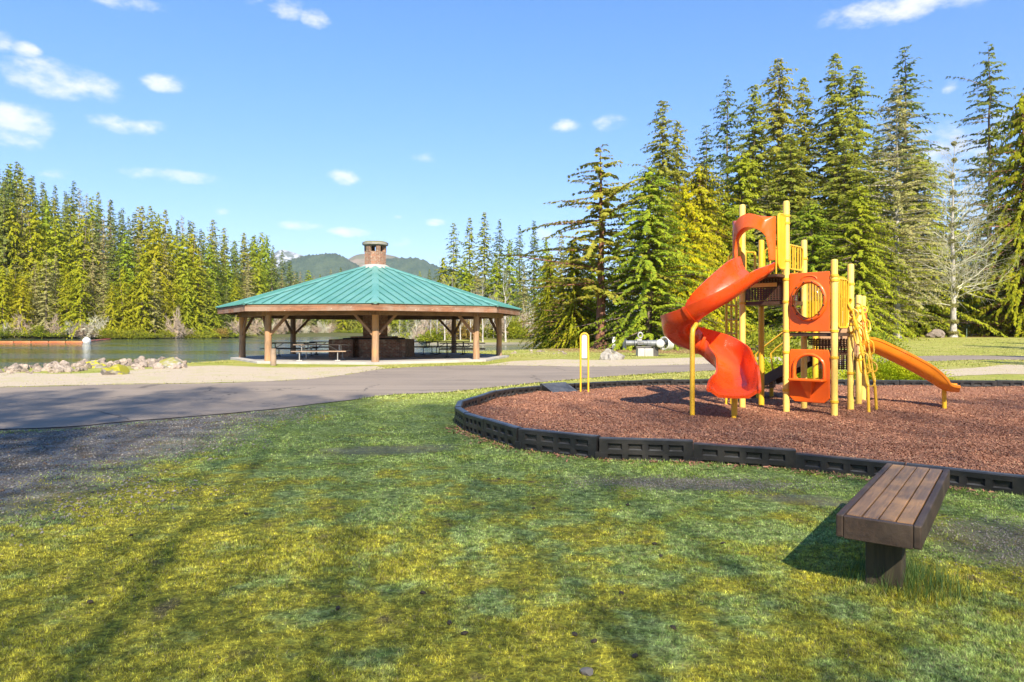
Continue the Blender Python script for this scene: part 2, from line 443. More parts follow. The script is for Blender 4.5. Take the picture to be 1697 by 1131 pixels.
m, h, b, out = newmat('wood_chips'); flat = h.mapping(wpos(h), (1, 1, 0))
c = h.mix(h.ramp(h.noise(flat, 45, 3, .7), .3, .7), (.19, .072, .036), (.42, .185, .095))
c = h.mix(h.ramp(h.noise(flat, 1.3, 4), .4, .65), c, (.29, .13, .075))
h.l(c, b.inputs['Base Color']); b.inputs['Roughness'].default_value = .95
bump(h, b, h.noise(flat, 50, 3), 1.0, .03); M['chips'] = m
m, h, b, out = newmat('bark_chip')
rp = h.n('ShaderNodeNewGeometry').outputs['Random Per Island']
c = h.mix(h.ramp(rp, 0, .8, 0, 1, False), (.20, .082, .045), (.45, .21, .118)); c = h.mix(h.ramp(rp, .93, .95), c, (.46, .28, .16))
h.l(c, b.inputs['Base Color']); b.inputs['Roughness'].default_value = .85; M['chip'] = m

m, h, b, out = newmat('lake_water')
pos = wpos(h)
b.inputs['Base Color'].default_value = (.030, .062, .048, 1); b.inputs['Roughness'].default_value = .06
b.inputs['IOR'].default_value = 1.33; b.inputs['Specular IOR Level'].default_value = .5
wv = h.math('ADD', h.math('MULTIPLY', h.noise(h.mapping(pos, (.5, 1.4, 0)), 1.0, 4), .7), h.math('MULTIPLY', h.noise(h.mapping(pos, (1.2, 4, 0)), 1.6, 3), .4))
patch = h.ramp(h.noise(h.mapping(pos, (.012, .05, 0)), 1.0, 3), .40, .6, .25, 1.4)
bn = h.n('ShaderNodeBump'); bn.inputs['Distance'].default_value = .16; h.l(wv, bn.inputs['Height']); h.l(patch, bn.inputs['Strength'])
h.l(bn.outputs[0], b.inputs['Normal']); M['water'] = m

def stone_mat(name, c1, c2, moss=None):
    m, h, b, out = newmat(name); v = opos(h)
    c = h.mix(h.ramp(h.noise(v, 2.5, 5, .65), .35, .65), c1, c2)
    c = h.mix(h.math('MULTIPLY', h.ramp(h.noise(v, 9, 4), .5, .7), .6), c, tuple(x * .45 for x in c1))
    if moss:
        n = h.n('ShaderNodeNewGeometry'); s = h.n('ShaderNodeSeparateXYZ'); h.l(n.outputs['Normal'], s.inputs[0])
        f = h.ramp(h.math('ADD', s.outputs[2], h.math('MULTIPLY', h.noise(v, 2.2, 4), .9)), moss[1], moss[1] + .25)
        c = h.mix(f, c, moss[0])
    oi = h.n('ShaderNodeObjectInfo'); hs = h.n('ShaderNodeHueSaturation'); h.l(c, hs.inputs['Color'])
    h.l(h.ramp(oi.outputs['Random'], 0, 1, .7, 1.3, False), hs.inputs['Value'])
    h.l(hs.outputs[0], b.inputs['Base Color']); b.inputs['Roughness'].default_value = .9
    bump(h, b, h.noise(v, 14, 5, .65), .7, .04); return m
M['stone'] = stone_mat('grey_stone', (.40, .32, .25), (.22, .175, .14))
M['stone_pale'] = stone_mat('pale_boulder', (.36, .33, .29), (.24, .22, .19), ((.22, .20, .03), 1.2))
M['stone_moss'] = stone_mat('mossy_stone', (.26, .23, .19), (.17, .15, .13), ((.30, .275, .015), .80))
M['pebble'] = simple('grey_pebbles', (.30, .285, .265), (.13, .125, .12), 40, .9)

# ------------------------------------------------------------------ terrain
NEAR = [(-400, -10), (-120, 8), (-60, 20), (-32, 26), (-21, 29.5), (-17.2, 33), (-16.7, 38), (-15, 43.5), (-10.5, 48), (-4.5, 52), (1.5, 59.5), (7.5, 64), (15, 70), (26, 84), (36, 100), (40, 107)]
FAR = [(36, 112), (26, 112), (16, 109), (8, 104), (0, 98), (-8, 94.5), (-12, 96), (-15, 108), (-18, 150), (-22, 220), (-30, 300), (-40, 322), (-52, 305), (-64, 255), (-76, 205), (-86, 168), (-124, 160), (-200, 150), (-400, 130)]
LAKE = NEAR + FAR
LP = np.array(LAKE, float)
def lake_sd(x, y):
    """signed distance to the lake's edge, positive on land"""
    x = np.asarray(x, float); y = np.asarray(y, float)
    d2 = np.full(x.shape, 1e18); ins = np.zeros(x.shape, bool)
    for i in range(len(LP)):
        ax, ay = LP[i]; bx, by = LP[(i + 1) % len(LP)]
        ex, ey = bx - ax, by - ay
        t = np.clip(((x - ax) * ex + (y - ay) * ey) / (ex * ex + ey * ey), 0, 1)
        d2 = np.minimum(d2, (x - ax - t * ex) ** 2 + (y - ay - t * ey) ** 2)
        if ay != by:
            c = ((ay > y) != (by > y)) & (x < (bx - ax) * (y - ay) / (by - ay) + ax); ins ^= c
    d = np.sqrt(d2); return np.where(ins, -d, d)
def sstep(t): t = np.clip(t, 0, 1); return t * t * (3 - 2 * t)
WATER_Z = -0.42
def ground_z(x, y):
    x = np.asarray(x, float); y = np.asarray(y, float)
    s = lake_sd(x, y)
    near = y < 130
    z = np.where(s < 0, WATER_Z + np.maximum(s * .35, -1.6), WATER_Z + (-WATER_Z) * sstep(s / 2.2))
    # the lawn on the right rises gently away from the road
    z = z + 0.75 * sstep((y - 42) / 45) * sstep((x - 8) / 14) * sstep(s / 12) * (y < 140) + 0.75 * (y >= 140) * sstep((x - 8) / 14) * sstep(s / 12)
    # wooded slopes beyond the lake
    slope = .04 + .34 * sstep((-x - 85) / 90)
    far = (y > 120) | (x < -150)
    z = z + np.where((s > 0) & (x < -35) & (y > 110), np.minimum(s * slope, 15), 0)
    z = z + np.where((s > 0) & (x > -35) & (y > 88) & (x < 30), np.minimum(s * .05, 6), 0)
    return z
def gz(x, y): return float(ground_z(np.array([x]), np.array([y]))[0])

def axis_pts(lo, hi, fine_lo, fine_hi, step, growth=1.22):
    a = list(np.arange(fine_lo, fine_hi + 1e-6, step)); s = step
    while a[-1] < hi: s *= growth; a.append(min(a[-1] + s, hi))
    s = step
    while a[0] > lo: s *= growth; a.insert(0, max(a[0] - s, lo))
    return np.array(a)
gx = axis_pts(-5000, 5000, -40, 60, 1.0); gy = axis_pts(-800, 9000, -6, 115, 1.0)
GX, GY = np.meshgrid(gx, gy); GZ = ground_z(GX.ravel(), GY.ravel())
V = np.stack([GX.ravel(), GY.ravel(), GZ], 1); nx, ny = len(gx), len(gy)
ii, jj = np.meshgrid(np.arange(nx - 1), np.arange(ny - 1)); a = (jj * nx + ii).ravel()
tag(link('ground', np_mesh('ground', V, np.stack([a, a + 1, a + nx + 1, a + nx], 1), M['turf'], True)), kind='structure')

wv_ = MB(); n = len(LAKE)
cxp = [(x, y) for x, y in LAKE]
# the sheet of water lies a little under the banks all round
wv_.add([(-420, -20, WATER_Z), (60, -20, WATER_Z), (60, 340, WATER_Z), (-420, 340, WATER_Z)], [(0, 1, 2, 3)])
tag(wv_.build('lake', M['water']), kind='structure')

def smooth_poly(pts, n=6): return [tuple(q) for q in spline(pts, n)]
def strip_sheet(name, near, far, z, mat, wob=0.0, n=10, m=4, seed=0):
    """a sheet between two edge lines, with slightly irregular edges"""
    A = spline(near, n); B = spline(far, n)
    def resamp(L, k):
        L = np.array(L); s = np.concatenate([[0], np.cumsum(np.hypot(*np.diff(L, axis=0).T))]); t = np.linspace(0, s[-1], k)
        return np.stack([np.interp(t, s, L[:, 0]), np.interp(t, s, L[:, 1])], 1)
    k = max(len(A), len(B)) * 3; A = resamp(A, k); B = resamp(B, k); V = []
    for i in range(k):
        p = mnoise.noise(Vector((A[i][0] * .9, A[i][1] * .9, seed))) * wob + mnoise.noise(Vector((A[i][0] * 3, A[i][1] * 3, seed))) * wob * .4
        q = mnoise.noise(Vector((B[i][0] * .9, B[i][1] * .9, seed + 9))) * wob
        d = (B[i] - A[i]); L = np.hypot(*d); d = d / max(L, 1e-6)
        a0 = A[i] + d * p; b0 = B[i] + d * q
        for j in range(m + 1):
            t = j / m; V.append((*(a0 * (1 - t) + b0 * t), z))
    fs = [(i * (m + 1) + j, (i + 1) * (m + 1) + j, (i + 1) * (m + 1) + j + 1, i * (m + 1) + j + 1) for i in range(k - 1) for j in range(m)]
    me = np_mesh(name, V, np.array(fs), mat, True)
    return tag(link(name, me), kind='structure')
def pp(l): return [P(x, y)[:2] for x, y in l]
road_near = [(-44, 4), (-33, 6), (-23, 7.8), (-15, 9.2)] + pp([(0, 713), (200, 701), (400, 684), (550, 668), (640, 656), (740, 651)]) + [(-.1, 18.6), (1.5, 20.6)] + pp([(1050, 622), (1200, 614), (1340, 609), (1500, 600), (1560, 599)]) + [(26, 35.5), (36, 30), (48, 20)]
road_far = [(-44, 11), (-35, 13.4), (-26, 15.6), (-20, 17)] + pp([(0, 643), (200, 638), (340, 636), (470, 632), (560, 624), (640, 612), (740, 607), (800, 606), (880, 607), (1000, 608), (1200, 603), (1340, 599), (1500, 592), (1560, 590)]) + [(30, 41), (42, 35), (54, 24)]
strip_sheet('road', road_near, road_far, .014, M['asphalt'], .16, 6, 4)
g_near = pp([(-60, 644), (0, 642), (200, 637), (340, 635), (470, 631), (560, 623), (640, 611)])
g_far = [(-23, 23.8), (-20, 25.2)] + pp([(120, 620), (250, 612), (350, 606), (450, 609.5), (560, 609), (622, 607)])
strip_sheet('gravel_shoulder', g_near, g_far, .007, M['gravel'], .35, 6, 3, 3)
strip_sheet('gravel_verge', pp([(800, 606), (900, 607), (1000, 608), (1200, 603), (1340, 599)]), pp([(850, 599), (930, 596), (1000, 597), (1200, 592), (1340, 590)]), .007, M['gravel'], .4, 6, 3, 6)
strip_sheet('gravel_path', pp([(1490, 626), (1580, 624), (1697, 621)]) + [(22, 20.5)], pp([(1500, 612), (1590, 612), (1650, 607), (1700, 605)]) + [(26, 27)], .009, M['gravel'], .6, 6, 3, 8)

# ------------------------------------------------------------------ far hills
m, h, b, out = newmat('forested_hill'); v = wpos(h)
c = h.mix(h.ramp(h.noise(v, .02, 5, .7), .35, .65), (.026, .055, .034), (.055, .085, .045))
h.l(c, b.inputs['Base Color']); b.inputs['Roughness'].default_value = 1; bump(h, b, h.noise(v, .06, 4), 1, 8); M['hill'] = m
m, h, b, out = newmat('logged_hill'); v = wpos(h)
c = h.mix(h.ramp(h.noise(v, .012, 5, .7), .4, .62), (.21, .16, .11), (.12, .115, .06))
h.l(c, b.inputs['Base Color']); b.inputs['Roughness'].default_value = 1; M['hill_brown'] = m
m, h, b, out = newmat('snowy_hill'); v = wpos(h)
c = h.mix(h.ramp(h.noise(v, .012, 5, .7), .46, .56), (.08, .10, .08), (.36, .38, .42))
h.l(c, b.inputs['Base Color']); b.inputs['Roughness'].default_value = 1; M['hill_snow'] = m
def hill(name, label_px, d, mat, seed, depth, rough=.06, trees=0):
    """ridge line given in photo pixels (x, y) at distance d"""
    xs = np.array([p[0] for p in label_px], float); ys = np.array([p[1] for p in label_px], float)
    t = np.linspace(xs[0], xs[-1], 160); yy = np.interp(t, xs, ys)
    k = np.ones(9) / 9; yy = np.convolve(np.pad(yy, 4, 'edge'), k, 'valid')
    wx = (t - 848.5) / F * d; wz = CAMH + (HZ - yy) * d / F; V = []; m = 24
    for i in range(len(t)):
        for j in range(m + 1):
            u = j / m * 2 - 1; fall = max(0.0, 1 - abs(u)) ** .8
            nz = mnoise.fractal(Vector((wx[i] * .004, u * 3, seed)), 1, 2, 4) * rough * wz[i] * (1 - fall) * 1.6
            tz = (random.Random(i * 31 + j + seed).random() * trees)
            V.append((wx[i] * (1 + u * depth / d), d + u * depth, -3 + (wz[i] + 3) * fall + nz * (abs(u) < 1) + tz * fall))
    fs = [(i * (m + 1) + j, (i + 1) * (m + 1) + j, (i + 1) * (m + 1) + j + 1, i * (m + 1) + j + 1) for i in range(len(t) - 1) for j in range(m)]
    tag(link(name, np_mesh(name, V, np.array(fs), mat, True)), kind='structure')
hill('hills_snowy', [(380, 560), (420, 470), (455, 418), (468, 413), (485, 418), (520, 430), (560, 450), (620, 560)], 5200, M['hill_snow'], 3, 700)
hill('hills_logged', [(520, 560), (560, 440), (590, 422), (625, 419), (660, 426), (700, 450), (760, 470), (820, 560)], 3600, M['hill_brown'], 5, 600)
hill('hills_forested', [(400, 560), (440, 460), (478, 432), (515, 424), (545, 421), (562, 424), (585, 437), (610, 452), (640, 470), (700, 560)], 2300, M['hill'], 7, 420, .06, 7)
hill('hills_wooded', [(560, 560), (610, 450), (640, 430), (690, 428), (705, 434), (720, 442), (760, 450), (860, 480), (960, 560)], 2600, M['hill'], 9, 420, .06, 7)

# ------------------------------------------------------------------ playground border and chips
BORDER = [(6.5, 5.0), (5.6, 5.6), (4.7, 6.25), (3.92, 6.80), (3.10, 7.45), (2.08, 7.85), (1.02, 8.04), (.10, 8.68), (-.36, 9.58), (-.68, 10.3), (-.88, 11.1), (-.9, 11.95), (-.68, 12.8), (-.36, 14.0), (.05, 14.75), (.64, 15.4), (1.28, 15.9), (1.95, 16.45), (2.6, 16.85), (3.3, 17.15), (4.1, 17.35), (5.1, 17.45), (6.2, 17.45), (7.35, 17.35), (8.5, 17.2), (9.7, 17.1), (10.9, 17.1), (12.1, 17.05), (13.3, 16.9), (14.4, 16.4), (15.3, 15.6), (15.8, 14.5), (16, 13.3), (16, 12.1), (15.8, 10.9), (15.2, 9.8), (14.4, 8.9), (13.4, 8.2), (12.3, 7.5), (11.2, 6.7), (10.1, 5.8), (9, 5.1), (7.7, 4.7)]
def border_section():
    """one 1 m section of recycled plastic border along +x, slots in both faces; scaled to its length"""
    mb = MB(); L, Hh, T = 1.0, .30, .105
    xs = [0.0, .07]; 
    for k in range(4):
        x0 = .07 + k * .2175; xs += [x0 + .03, x0 + .1875, x0 + .2175]
    xs = sorted(set([round(x, 4) for x in xs if x < .95])) + [.94, 1.0]
    zs = [0.0, .035, .105, .165, .245, Hh]
    def is_slot(i, j):
        xm = (xs[i] + xs[i + 1]) / 2; k = (xm - .07) / .2175; fr = k - math.floor(k)
        return j in (1, 3) and 0 <= k < 4 and .12 < fr < .88
    for sgn in (-1, 1):
        y = sgn * T / 2
        for i in range(len(xs) - 1):
            for j in range(len(zs) - 1):
                a = [(xs[i], y, zs[j]), (xs[i + 1], y, zs[j]), (xs[i + 1], y, zs[j + 1]), (xs[i], y, zs[j + 1])]
                if is_slot(i, j):
                    bx, bz, dp = .018, .012, .032 * sgn
                    q = [(xs[i] + bx, y - dp, zs[j] + bz), (xs[i + 1] - bx, y - dp, zs[j] + bz), (xs[i + 1] - bx, y - dp, zs[j + 1] - bz), (xs[i] + bx, y - dp, zs[j + 1] - bz)]
                    fs = [(4, 5, 6, 7), (0, 1, 5, 4), (1, 2, 6, 5), (2, 3, 7, 6), (3, 0, 4, 7)]
                    mb.add(a + q, fs if sgn < 0 else [tuple(reversed(f)) for f in fs])
                else: mb.add(a, [(0, 1, 2, 3) if sgn < 0 else (3, 2, 1, 0)])
    # crowned top, ends, connector lug at one end
    prof = [(-T / 2, Hh), (-T / 2 + .015, Hh + .014), (T / 2 - .015, Hh + .014), (T / 2, Hh)]
    for k in range(3):
        (a0, z0), (a1, z1) = prof[k], prof[k + 1]
        mb.add([(0, a0, z0), (L, a0, z0), (L, a1, z1), (0, a1, z1)], [(0, 1, 2, 3)])
    for x in (0, L):
        mb.add([(x, -T / 2, 0), (x, T / 2, 0), (x, T / 2, Hh), (x, T / 2 - .015, Hh + .014), (x, -T / 2 + .015, Hh + .014), (x, -T / 2, Hh)], [(0, 1, 2, 3, 4, 5)])
    mb.box((L + .0, 0, .062), (.09, T + .012, .125)); mb.box((.42, -T / 2 - .004, .135), (.16, .012, .016))
    return mb
m, h, b, out = newmat('black_recycled_plastic'); v = opos(h)
c = h.mix(h.ramp(h.noise(v, 3, 4), .4, .7), (.012, .0125, .014), (.035, .032, .030))
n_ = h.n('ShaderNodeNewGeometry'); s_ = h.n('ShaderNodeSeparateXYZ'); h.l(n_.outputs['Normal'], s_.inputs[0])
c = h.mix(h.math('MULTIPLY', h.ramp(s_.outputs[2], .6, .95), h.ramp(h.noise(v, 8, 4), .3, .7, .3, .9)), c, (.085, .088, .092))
h.l(c, b.inputs['Base Color']); b.inputs['Roughness'].default_value = .42; bump(h, b, h.noise(v, 25, 3), .25, .01); M['black'] = m
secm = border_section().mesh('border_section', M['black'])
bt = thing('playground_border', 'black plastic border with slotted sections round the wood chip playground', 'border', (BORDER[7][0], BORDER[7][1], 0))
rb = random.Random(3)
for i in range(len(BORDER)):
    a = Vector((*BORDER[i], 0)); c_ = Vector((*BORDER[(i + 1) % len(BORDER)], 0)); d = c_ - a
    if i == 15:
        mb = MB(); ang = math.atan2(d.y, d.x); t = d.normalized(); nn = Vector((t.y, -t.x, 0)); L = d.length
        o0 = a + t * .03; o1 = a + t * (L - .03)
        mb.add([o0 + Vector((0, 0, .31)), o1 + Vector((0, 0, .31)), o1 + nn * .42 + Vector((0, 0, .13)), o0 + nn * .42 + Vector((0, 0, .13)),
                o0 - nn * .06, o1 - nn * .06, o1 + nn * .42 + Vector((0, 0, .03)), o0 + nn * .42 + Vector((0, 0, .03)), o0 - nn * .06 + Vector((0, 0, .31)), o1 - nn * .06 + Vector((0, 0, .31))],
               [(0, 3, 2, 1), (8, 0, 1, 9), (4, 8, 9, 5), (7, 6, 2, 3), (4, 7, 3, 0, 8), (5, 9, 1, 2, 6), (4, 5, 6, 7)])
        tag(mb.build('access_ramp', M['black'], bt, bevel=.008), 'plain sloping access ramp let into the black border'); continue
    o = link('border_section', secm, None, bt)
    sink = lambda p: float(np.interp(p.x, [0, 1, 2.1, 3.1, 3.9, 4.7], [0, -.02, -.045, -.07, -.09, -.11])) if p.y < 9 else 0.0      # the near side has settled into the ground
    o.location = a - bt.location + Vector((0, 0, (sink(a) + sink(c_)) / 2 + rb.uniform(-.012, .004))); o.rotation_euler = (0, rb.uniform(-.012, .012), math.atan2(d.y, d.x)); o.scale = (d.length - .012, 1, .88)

BP = np.array(BORDER)
def border_sd(x, y):
    d2 = np.full(x.shape, 1e9); ins = np.zeros(x.shape, bool)
    for i in range(len(BP)):
        ax, ay = BP[i]; bx, by = BP[(i + 1) % len(BP)]; ex, ey = bx - ax, by - ay
        t = np.clip(((x - ax) * ex + (y - ay) * ey) / (ex * ex + ey * ey), 0, 1)
        d2 = np.minimum(d2, (x - ax - t * ex) ** 2 + (y - ay - t * ey) ** 2)
        if ay != by: ins ^= ((ay > y) != (by > y)) & (x < (bx - ax) * (y - ay) / (by - ay) + ax)
    return np.where(ins, np.sqrt(d2), -np.sqrt(d2))
def chip_z(x, y):
    s = border_sd(x, y)
    z = .07 + .06 * sstep(1 - s / 2.6) * (1 - .3 * sstep((9.5 - y) / 2.5))
    z = z + .016 * np.sin(x * 2.1 + 1.3 * np.sin(y * 1.7)) + .012 * np.sin(y * 3.3 + x)
    for (cx_, cy_, r_) in ((3.6, 10.7, .6), (8.45, 12.6, .6)):      # worn hollows at the slide exits
        z = z - .05 * np.exp(-((x - cx_) ** 2 + (y - cy_) ** 2) / r_ ** 2)
    return z
xs_ = np.arange(-1.2, 16.3, .16); ys_ = np.arange(4.1, 17.7, .16); CX, CY = np.meshgrid(xs_, ys_)
CS = border_sd(CX.ravel(), CY.ravel()).reshape(CX.shape)
CZ = chip_z(CX.ravel(), CY.ravel()).reshape(CX.shape)
CZ = np.where(CS < 0.03, np.minimum(CZ, .12), CZ)
nx, ny = len(xs_), len(ys_); V = np.stack([CX.ravel(), CY.ravel(), CZ.ravel()], 1)
ii, jj = np.meshgrid(np.arange(nx - 1), np.arange(ny - 1)); a = (jj * nx + ii).ravel(); fc = np.stack([a, a + 1, a + nx + 1, a + nx], 1)
keep = (CS.ravel()[fc] > 0).any(1)
for vi in np.where(CS.ravel() <= 0)[0]:      # pull the outer rim of the bed onto the border line
    x0, y0 = V[vi, :2]; best = None
    for i in range(len(BP)):
        e = BP[(i + 1) % len(BP)] - BP[i]; t = min(1, max(0, np.dot(V[vi, :2] - BP[i], e) / np.dot(e, e))); q = BP[i] + e * t
        dd = np.hypot(q[0] - x0, q[1] - y0)
        if best is None or dd < best[0]: best = (dd, q)
    if best[0] < .3: V[vi, :2] = best[1]
used = np.unique(fc[keep]); mp = np.full(len(V), -1); mp[used] = np.arange(len(used))
tag(link('wood_chip_bed', np_mesh('wood_chip_bed', V[used], mp[fc[keep]], M['chips'], True)), kind='structure')

# ------------------------------------------------------------------ plants
# x, y, height, kind, width of the conifers behind the photographer
SHADE = []
_rs = random.Random(4)
for row, (hh, x0, x1, st) in enumerate(((21, -17, 25, 3.5), (24.5, -18, 28, 3.5), (28, -20, 32, 3.5), (31.5, -21, 34, 3.5), (35, -22, 36, 3.5))):
    xx = x0 + (row * 1.37) % 3.5
    while xx < x1:
        tx0 = xx - .248 * hh
        tip = np.interp(tx0, [-30, -14, -7, -1, 2.5, 6, 10, 16, 30], [16.5, 17, 17.2, 14.8, 13.0, 13.2, 15.5, 16.5, 16.5])
        SHADE.append((xx + _rs.uniform(-.9, .9), tip - 1.166 * hh + _rs.uniform(-1.2, 1.2), hh, 'open', 28 / hh)); xx += st
for tx0, tip in ((-10.2, 17.4), (-8.6, 17.6), (-13, 17), (-16.5, 16.5), (-11.6, 17.6), (-14.8, 16.8)):      # denser firs whose shade reaches the road
    SHADE.append((tx0 + 6.9, tip - 32.6, 28, 'fir3', .72))
SHADE += [(31, -2, 31, 'fir1', 1), (37, 5, 32, 'fir2', 1), (48, 21, 34, 'fir1', .9), (55, 27, 34, 'fir2', .9), (62, 33, 33, 'fir1', .9)]
def rng(seed): return np.random.default_rng(seed)
def kites(O, D, N, L, Wd, fold=0.0):
    """leaf sprays: a kite from O along D, N roughly its normal"""
    S = np.cross(D, N); S /= np.linalg.norm(S, axis=1)[:, None] + 1e-9
    fl = np.einsum('ij,ij->i', np.cross(S, D), N); S = np.where(fl[:, None] < 0, -S, S)      # front face on the N side
    m = O + D * (L * .45)[:, None] - np.array([0, 0, 1.0]) * fold * L[:, None]
    a = m + S * Wd[:, None] / 2; c = m - S * Wd[:, None] / 2; t = O + D * L[:, None]
    V = np.stack([O, a, t, c], 1).reshape(-1, 3); n = len(O)
    return V, np.arange(4 * n).reshape(n, 4)
def segs(A, B, ra, rb, sides=3):
    """many thin tapered twigs as little prisms"""
    A, B = np.asarray(A), np.asarray(B); T = B - A; T /= np.linalg.norm(T, axis=1)[:, None] + 1e-9
    ref = np.where(np.abs(T[:, 2:3]) > .9, np.array([[1., 0, 0]]), np.array([[0, 0, 1.]]))
    U = np.cross(T, ref); U /= np.linalg.norm(U, axis=1)[:, None] + 1e-9; Wv = np.cross(T, U); vs = []
    for P0, r in ((A, ra), (B, rb)):
        for k in range(sides):
            an = 2 * math.pi * k / sides; vs.append(P0 + (U * math.cos(an) + Wv * math.sin(an)) * np.asarray(r)[:, None])
    V = np.stack(vs, 1).reshape(-1, 3); n = len(A); base = np.arange(n)[:, None] * 2 * sides
    fs = [np.concatenate([base + k, base + (k + 1) % sides, base + sides + (k + 1) % sides, base + sides + k], 1) for k in range(sides)]
    return V, np.concatenate(fs, 0)
def unit(a): return a / (np.linalg.norm(a, axis=1)[:, None] + 1e-9)

def conifer_crown(seed, Hh, Rr, base, whorl, nbr, up, droop, sp_len, sp_w, density, prof=.8, hang=.25, gap=0.0, jag=.3, reps=4):
    """foliage sprays on drooping branches set round the stem in uneven whorls"""
    r = rng(seed); O = []; D = []; N = []; L = []; Wd = []; tA = []; tB = []; tr = []
    hcur = base * Hh; lob = r.uniform(0, 6.28, 3)
    while hcur < Hh * .985:
        t = (hcur / Hh - base) / (1 - base)
        rad = Rr * (max(1 - t, 0.015) ** prof) * (.55 + .45 * min(1, t * 6 + .25))
        nb = max(3, int(nbr * (.6 + .6 * (1 - t))))
        a0 = r.uniform(0, 6.28)
        for k in range(nb):
            if r.random() < gap: continue
            a = a0 + 6.283 * k / nb + r.normal(0, .3)
            rr = rad * (1 + jag * r.normal(0, .8)) * (1 + .16 * math.sin(a * 2 + lob[0] + hcur * .35)); rr = max(rr, .18)
            h0 = hcur + r.uniform(-.5, .5) * whorl
            uu = up * (.6 + .9 * t) + r.normal(0, .17)
            ns = max(2, int(rr / sp_len * density))
            s = (np.arange(ns) + r.uniform(0, 1, ns)) / ns; s = .10 + .90 * s
            d2 = np.array([math.cos(a), math.sin(a)])
            bx = d2[None] * (s * rr)[:, None]; bz = h0 + rr * (uu * s - droop * s * s)
            o = np.concatenate([bx, bz[:, None]], 1)
            tA.append((0, 0, h0)); tB.append((d2[0] * rr * .75, d2[1] * rr * .75, h0 + rr * (uu * .75 - droop * .5625))); tr.append(.012 + .010 * rr)
            for rep in range(reps):
                ang = a + r.choice([-1, 1], ns) * r.uniform(.35, 1.55, ns) * (1 - .25 * s)
                el_ = .5 * uu - 1.2 * droop * s - hang * r.uniform(.2, 2.6, ns)
                d = np.stack([np.cos(ang) * np.cos(el_), np.sin(ang) * np.cos(el_), np.sin(el_)], 1)
                O.append(o + r.normal(0, .06 * sp_len, (ns, 3))); D.append(d)
                nn = np.stack([r.normal(d2[0] * .95, .45, ns), r.normal(d2[1] * .95, .45, ns), np.ones(ns) * .7], 1); N.append(unit(nn))
                l = sp_len * r.uniform(.55, 1.25, ns) * (1.05 - .35 * s) * (.65 + .35 * min(1, rr / 1.5)); L.append(l); Wd.append(l * sp_w * r.uniform(.7, 1.3, ns))
        hcur += whorl * r.uniform(.7, 1.35) * (.55 + .45 * (1 - t) + .1)
    V, Fq = kites(np.concatenate(O), unit(np.concatenate(D)), np.concatenate(N), np.concatenate(L), np.concatenate(Wd), .06)
    return V, Fq, np.array(tA), np.array(tB), np.array(tr)

def trunk_mb(Hh, r0, seed, lean=0.0, flare=1.5, sides=9, kink=.12, top=.97):
    rr = random.Random(seed); pts = []; rs = []
    n = 12
    for i in range(n + 1):
        t = i / n; f = flare if i == 0 else 1
        pts.append((lean * Hh * t * t + rr.uniform(-1, 1) * kink * t, rr.uniform(-1, 1) * kink * t, Hh * top * t if i else -.15)); rs.append(max(.012, r0 * (1 - .96 * t) * f))
    pts.insert(1, (0, 0, r0 * 1.6)); rs.insert(1, r0 * 1.06)
    return MB().tube(pts, rs, sides)
class Kind:
    """a kind of tree: trunk mesh, twig mesh and crown mesh, shared by all its copies"""
    def __init__(s, name, H_, r0, crown, leaf, bark, seed, lean=0.0, flare=1.5, twigs=True):
        s.name = name; s.H = H_
        V, Fq, A, B, tr = crown
        s.trunk = trunk_mb(H_, r0, seed, lean, flare).mesh('trunk', M[bark], None, 60)
        s.crown = np_mesh('crown', V, Fq, M[leaf], True)
        o_ = V * np.array([1, 1, 0.0]); o_ = o_ / (np.linalg.norm(o_, axis=1)[:, None] + .05); q = V.reshape(-1, 4, 3)
        kn = unit(np.cross(q[:, 1] - q[:, 3], q[:, 2] - q[:, 0])); kn = np.repeat(kn, 4, 0); kn *= np.sign((kn * (o_ + np.array([0, 0, .6]))).sum(1))[:, None]
        nn = unit(o_ * .85 + np.array([0, 0, .55]) + kn * .75)      # soft shading, as of many needles rather than of one flat blade
        s.crown.normals_split_custom_set_from_vertices(nn.tolist())
        tv, tf = segs(A, B, tr, tr * .25); s.twigs = np_mesh('branches', tv, tf, M[bark]) if twigs else None
NT_ = [0]
rt = random.Random(11)
def plant(kind, x, y, height, label, group=None, wide=1.0, cat='tree', name=None, rz=None, z=None):
    zz = gz(x, y) if z is None else z
    o = thing(name or kind.name, label, cat, (x, y, zz), rt.uniform(0, 6.28) if rz is None else rz, group)
    s = height / kind.H; o.scale = (s * wide, s * wide, s)
    link('trunk', kind.trunk, None, o); tag(link('crown', kind.crown, None, o), kind='stuff')
    if kind.twigs is not None: tag(link('branches', kind.twigs, None, o), kind='stuff')
    return o

cc = conifer_crown
K = {}
#              seed  H   R   base whorl nbr  up  droop  len  w   dens
K['fir1'] = Kind('fir_tree', 28, .38, cc(1, 28, 5.8, .05, .36, 7, .26, .40, .50, .36, 1.75, .70, .25, .04, .34, 5), 'fir', 'bark', 1)
K['fir2'] = Kind('fir_tree', 28, .36, cc(2, 28, 5.5, .04, .36, 7, .16, .42, .48, .36, 1.75, .66, .30, .06, .34, 5), 'fir', 'bark', 2)
K['fir3'] = Kind('fir_tree', 30, .40, cc(3, 30, 5.6, .10, .46, 6, .24, .34, .52, .36, 1.75, .72, .25, .14, .36, 5), 'fir_dark', 'bark', 3)
K['firthin'] = Kind('fir_tree', 30, .36, cc(4, 30, 5.6, .16, .56, 6, .24, .28, .52, .34, 1.8, .70, .3, .18, .42, 5), 'fir_dark', 'bark', 4)
K['cedar'] = Kind('cedar_tree', 18, .34, cc(5, 18, 6.4, .03, .30, 8, .10, .40, .42, .40, 1.8, .52, .55, .03, .34, 5), 'cedar', 'bark_red', 5)
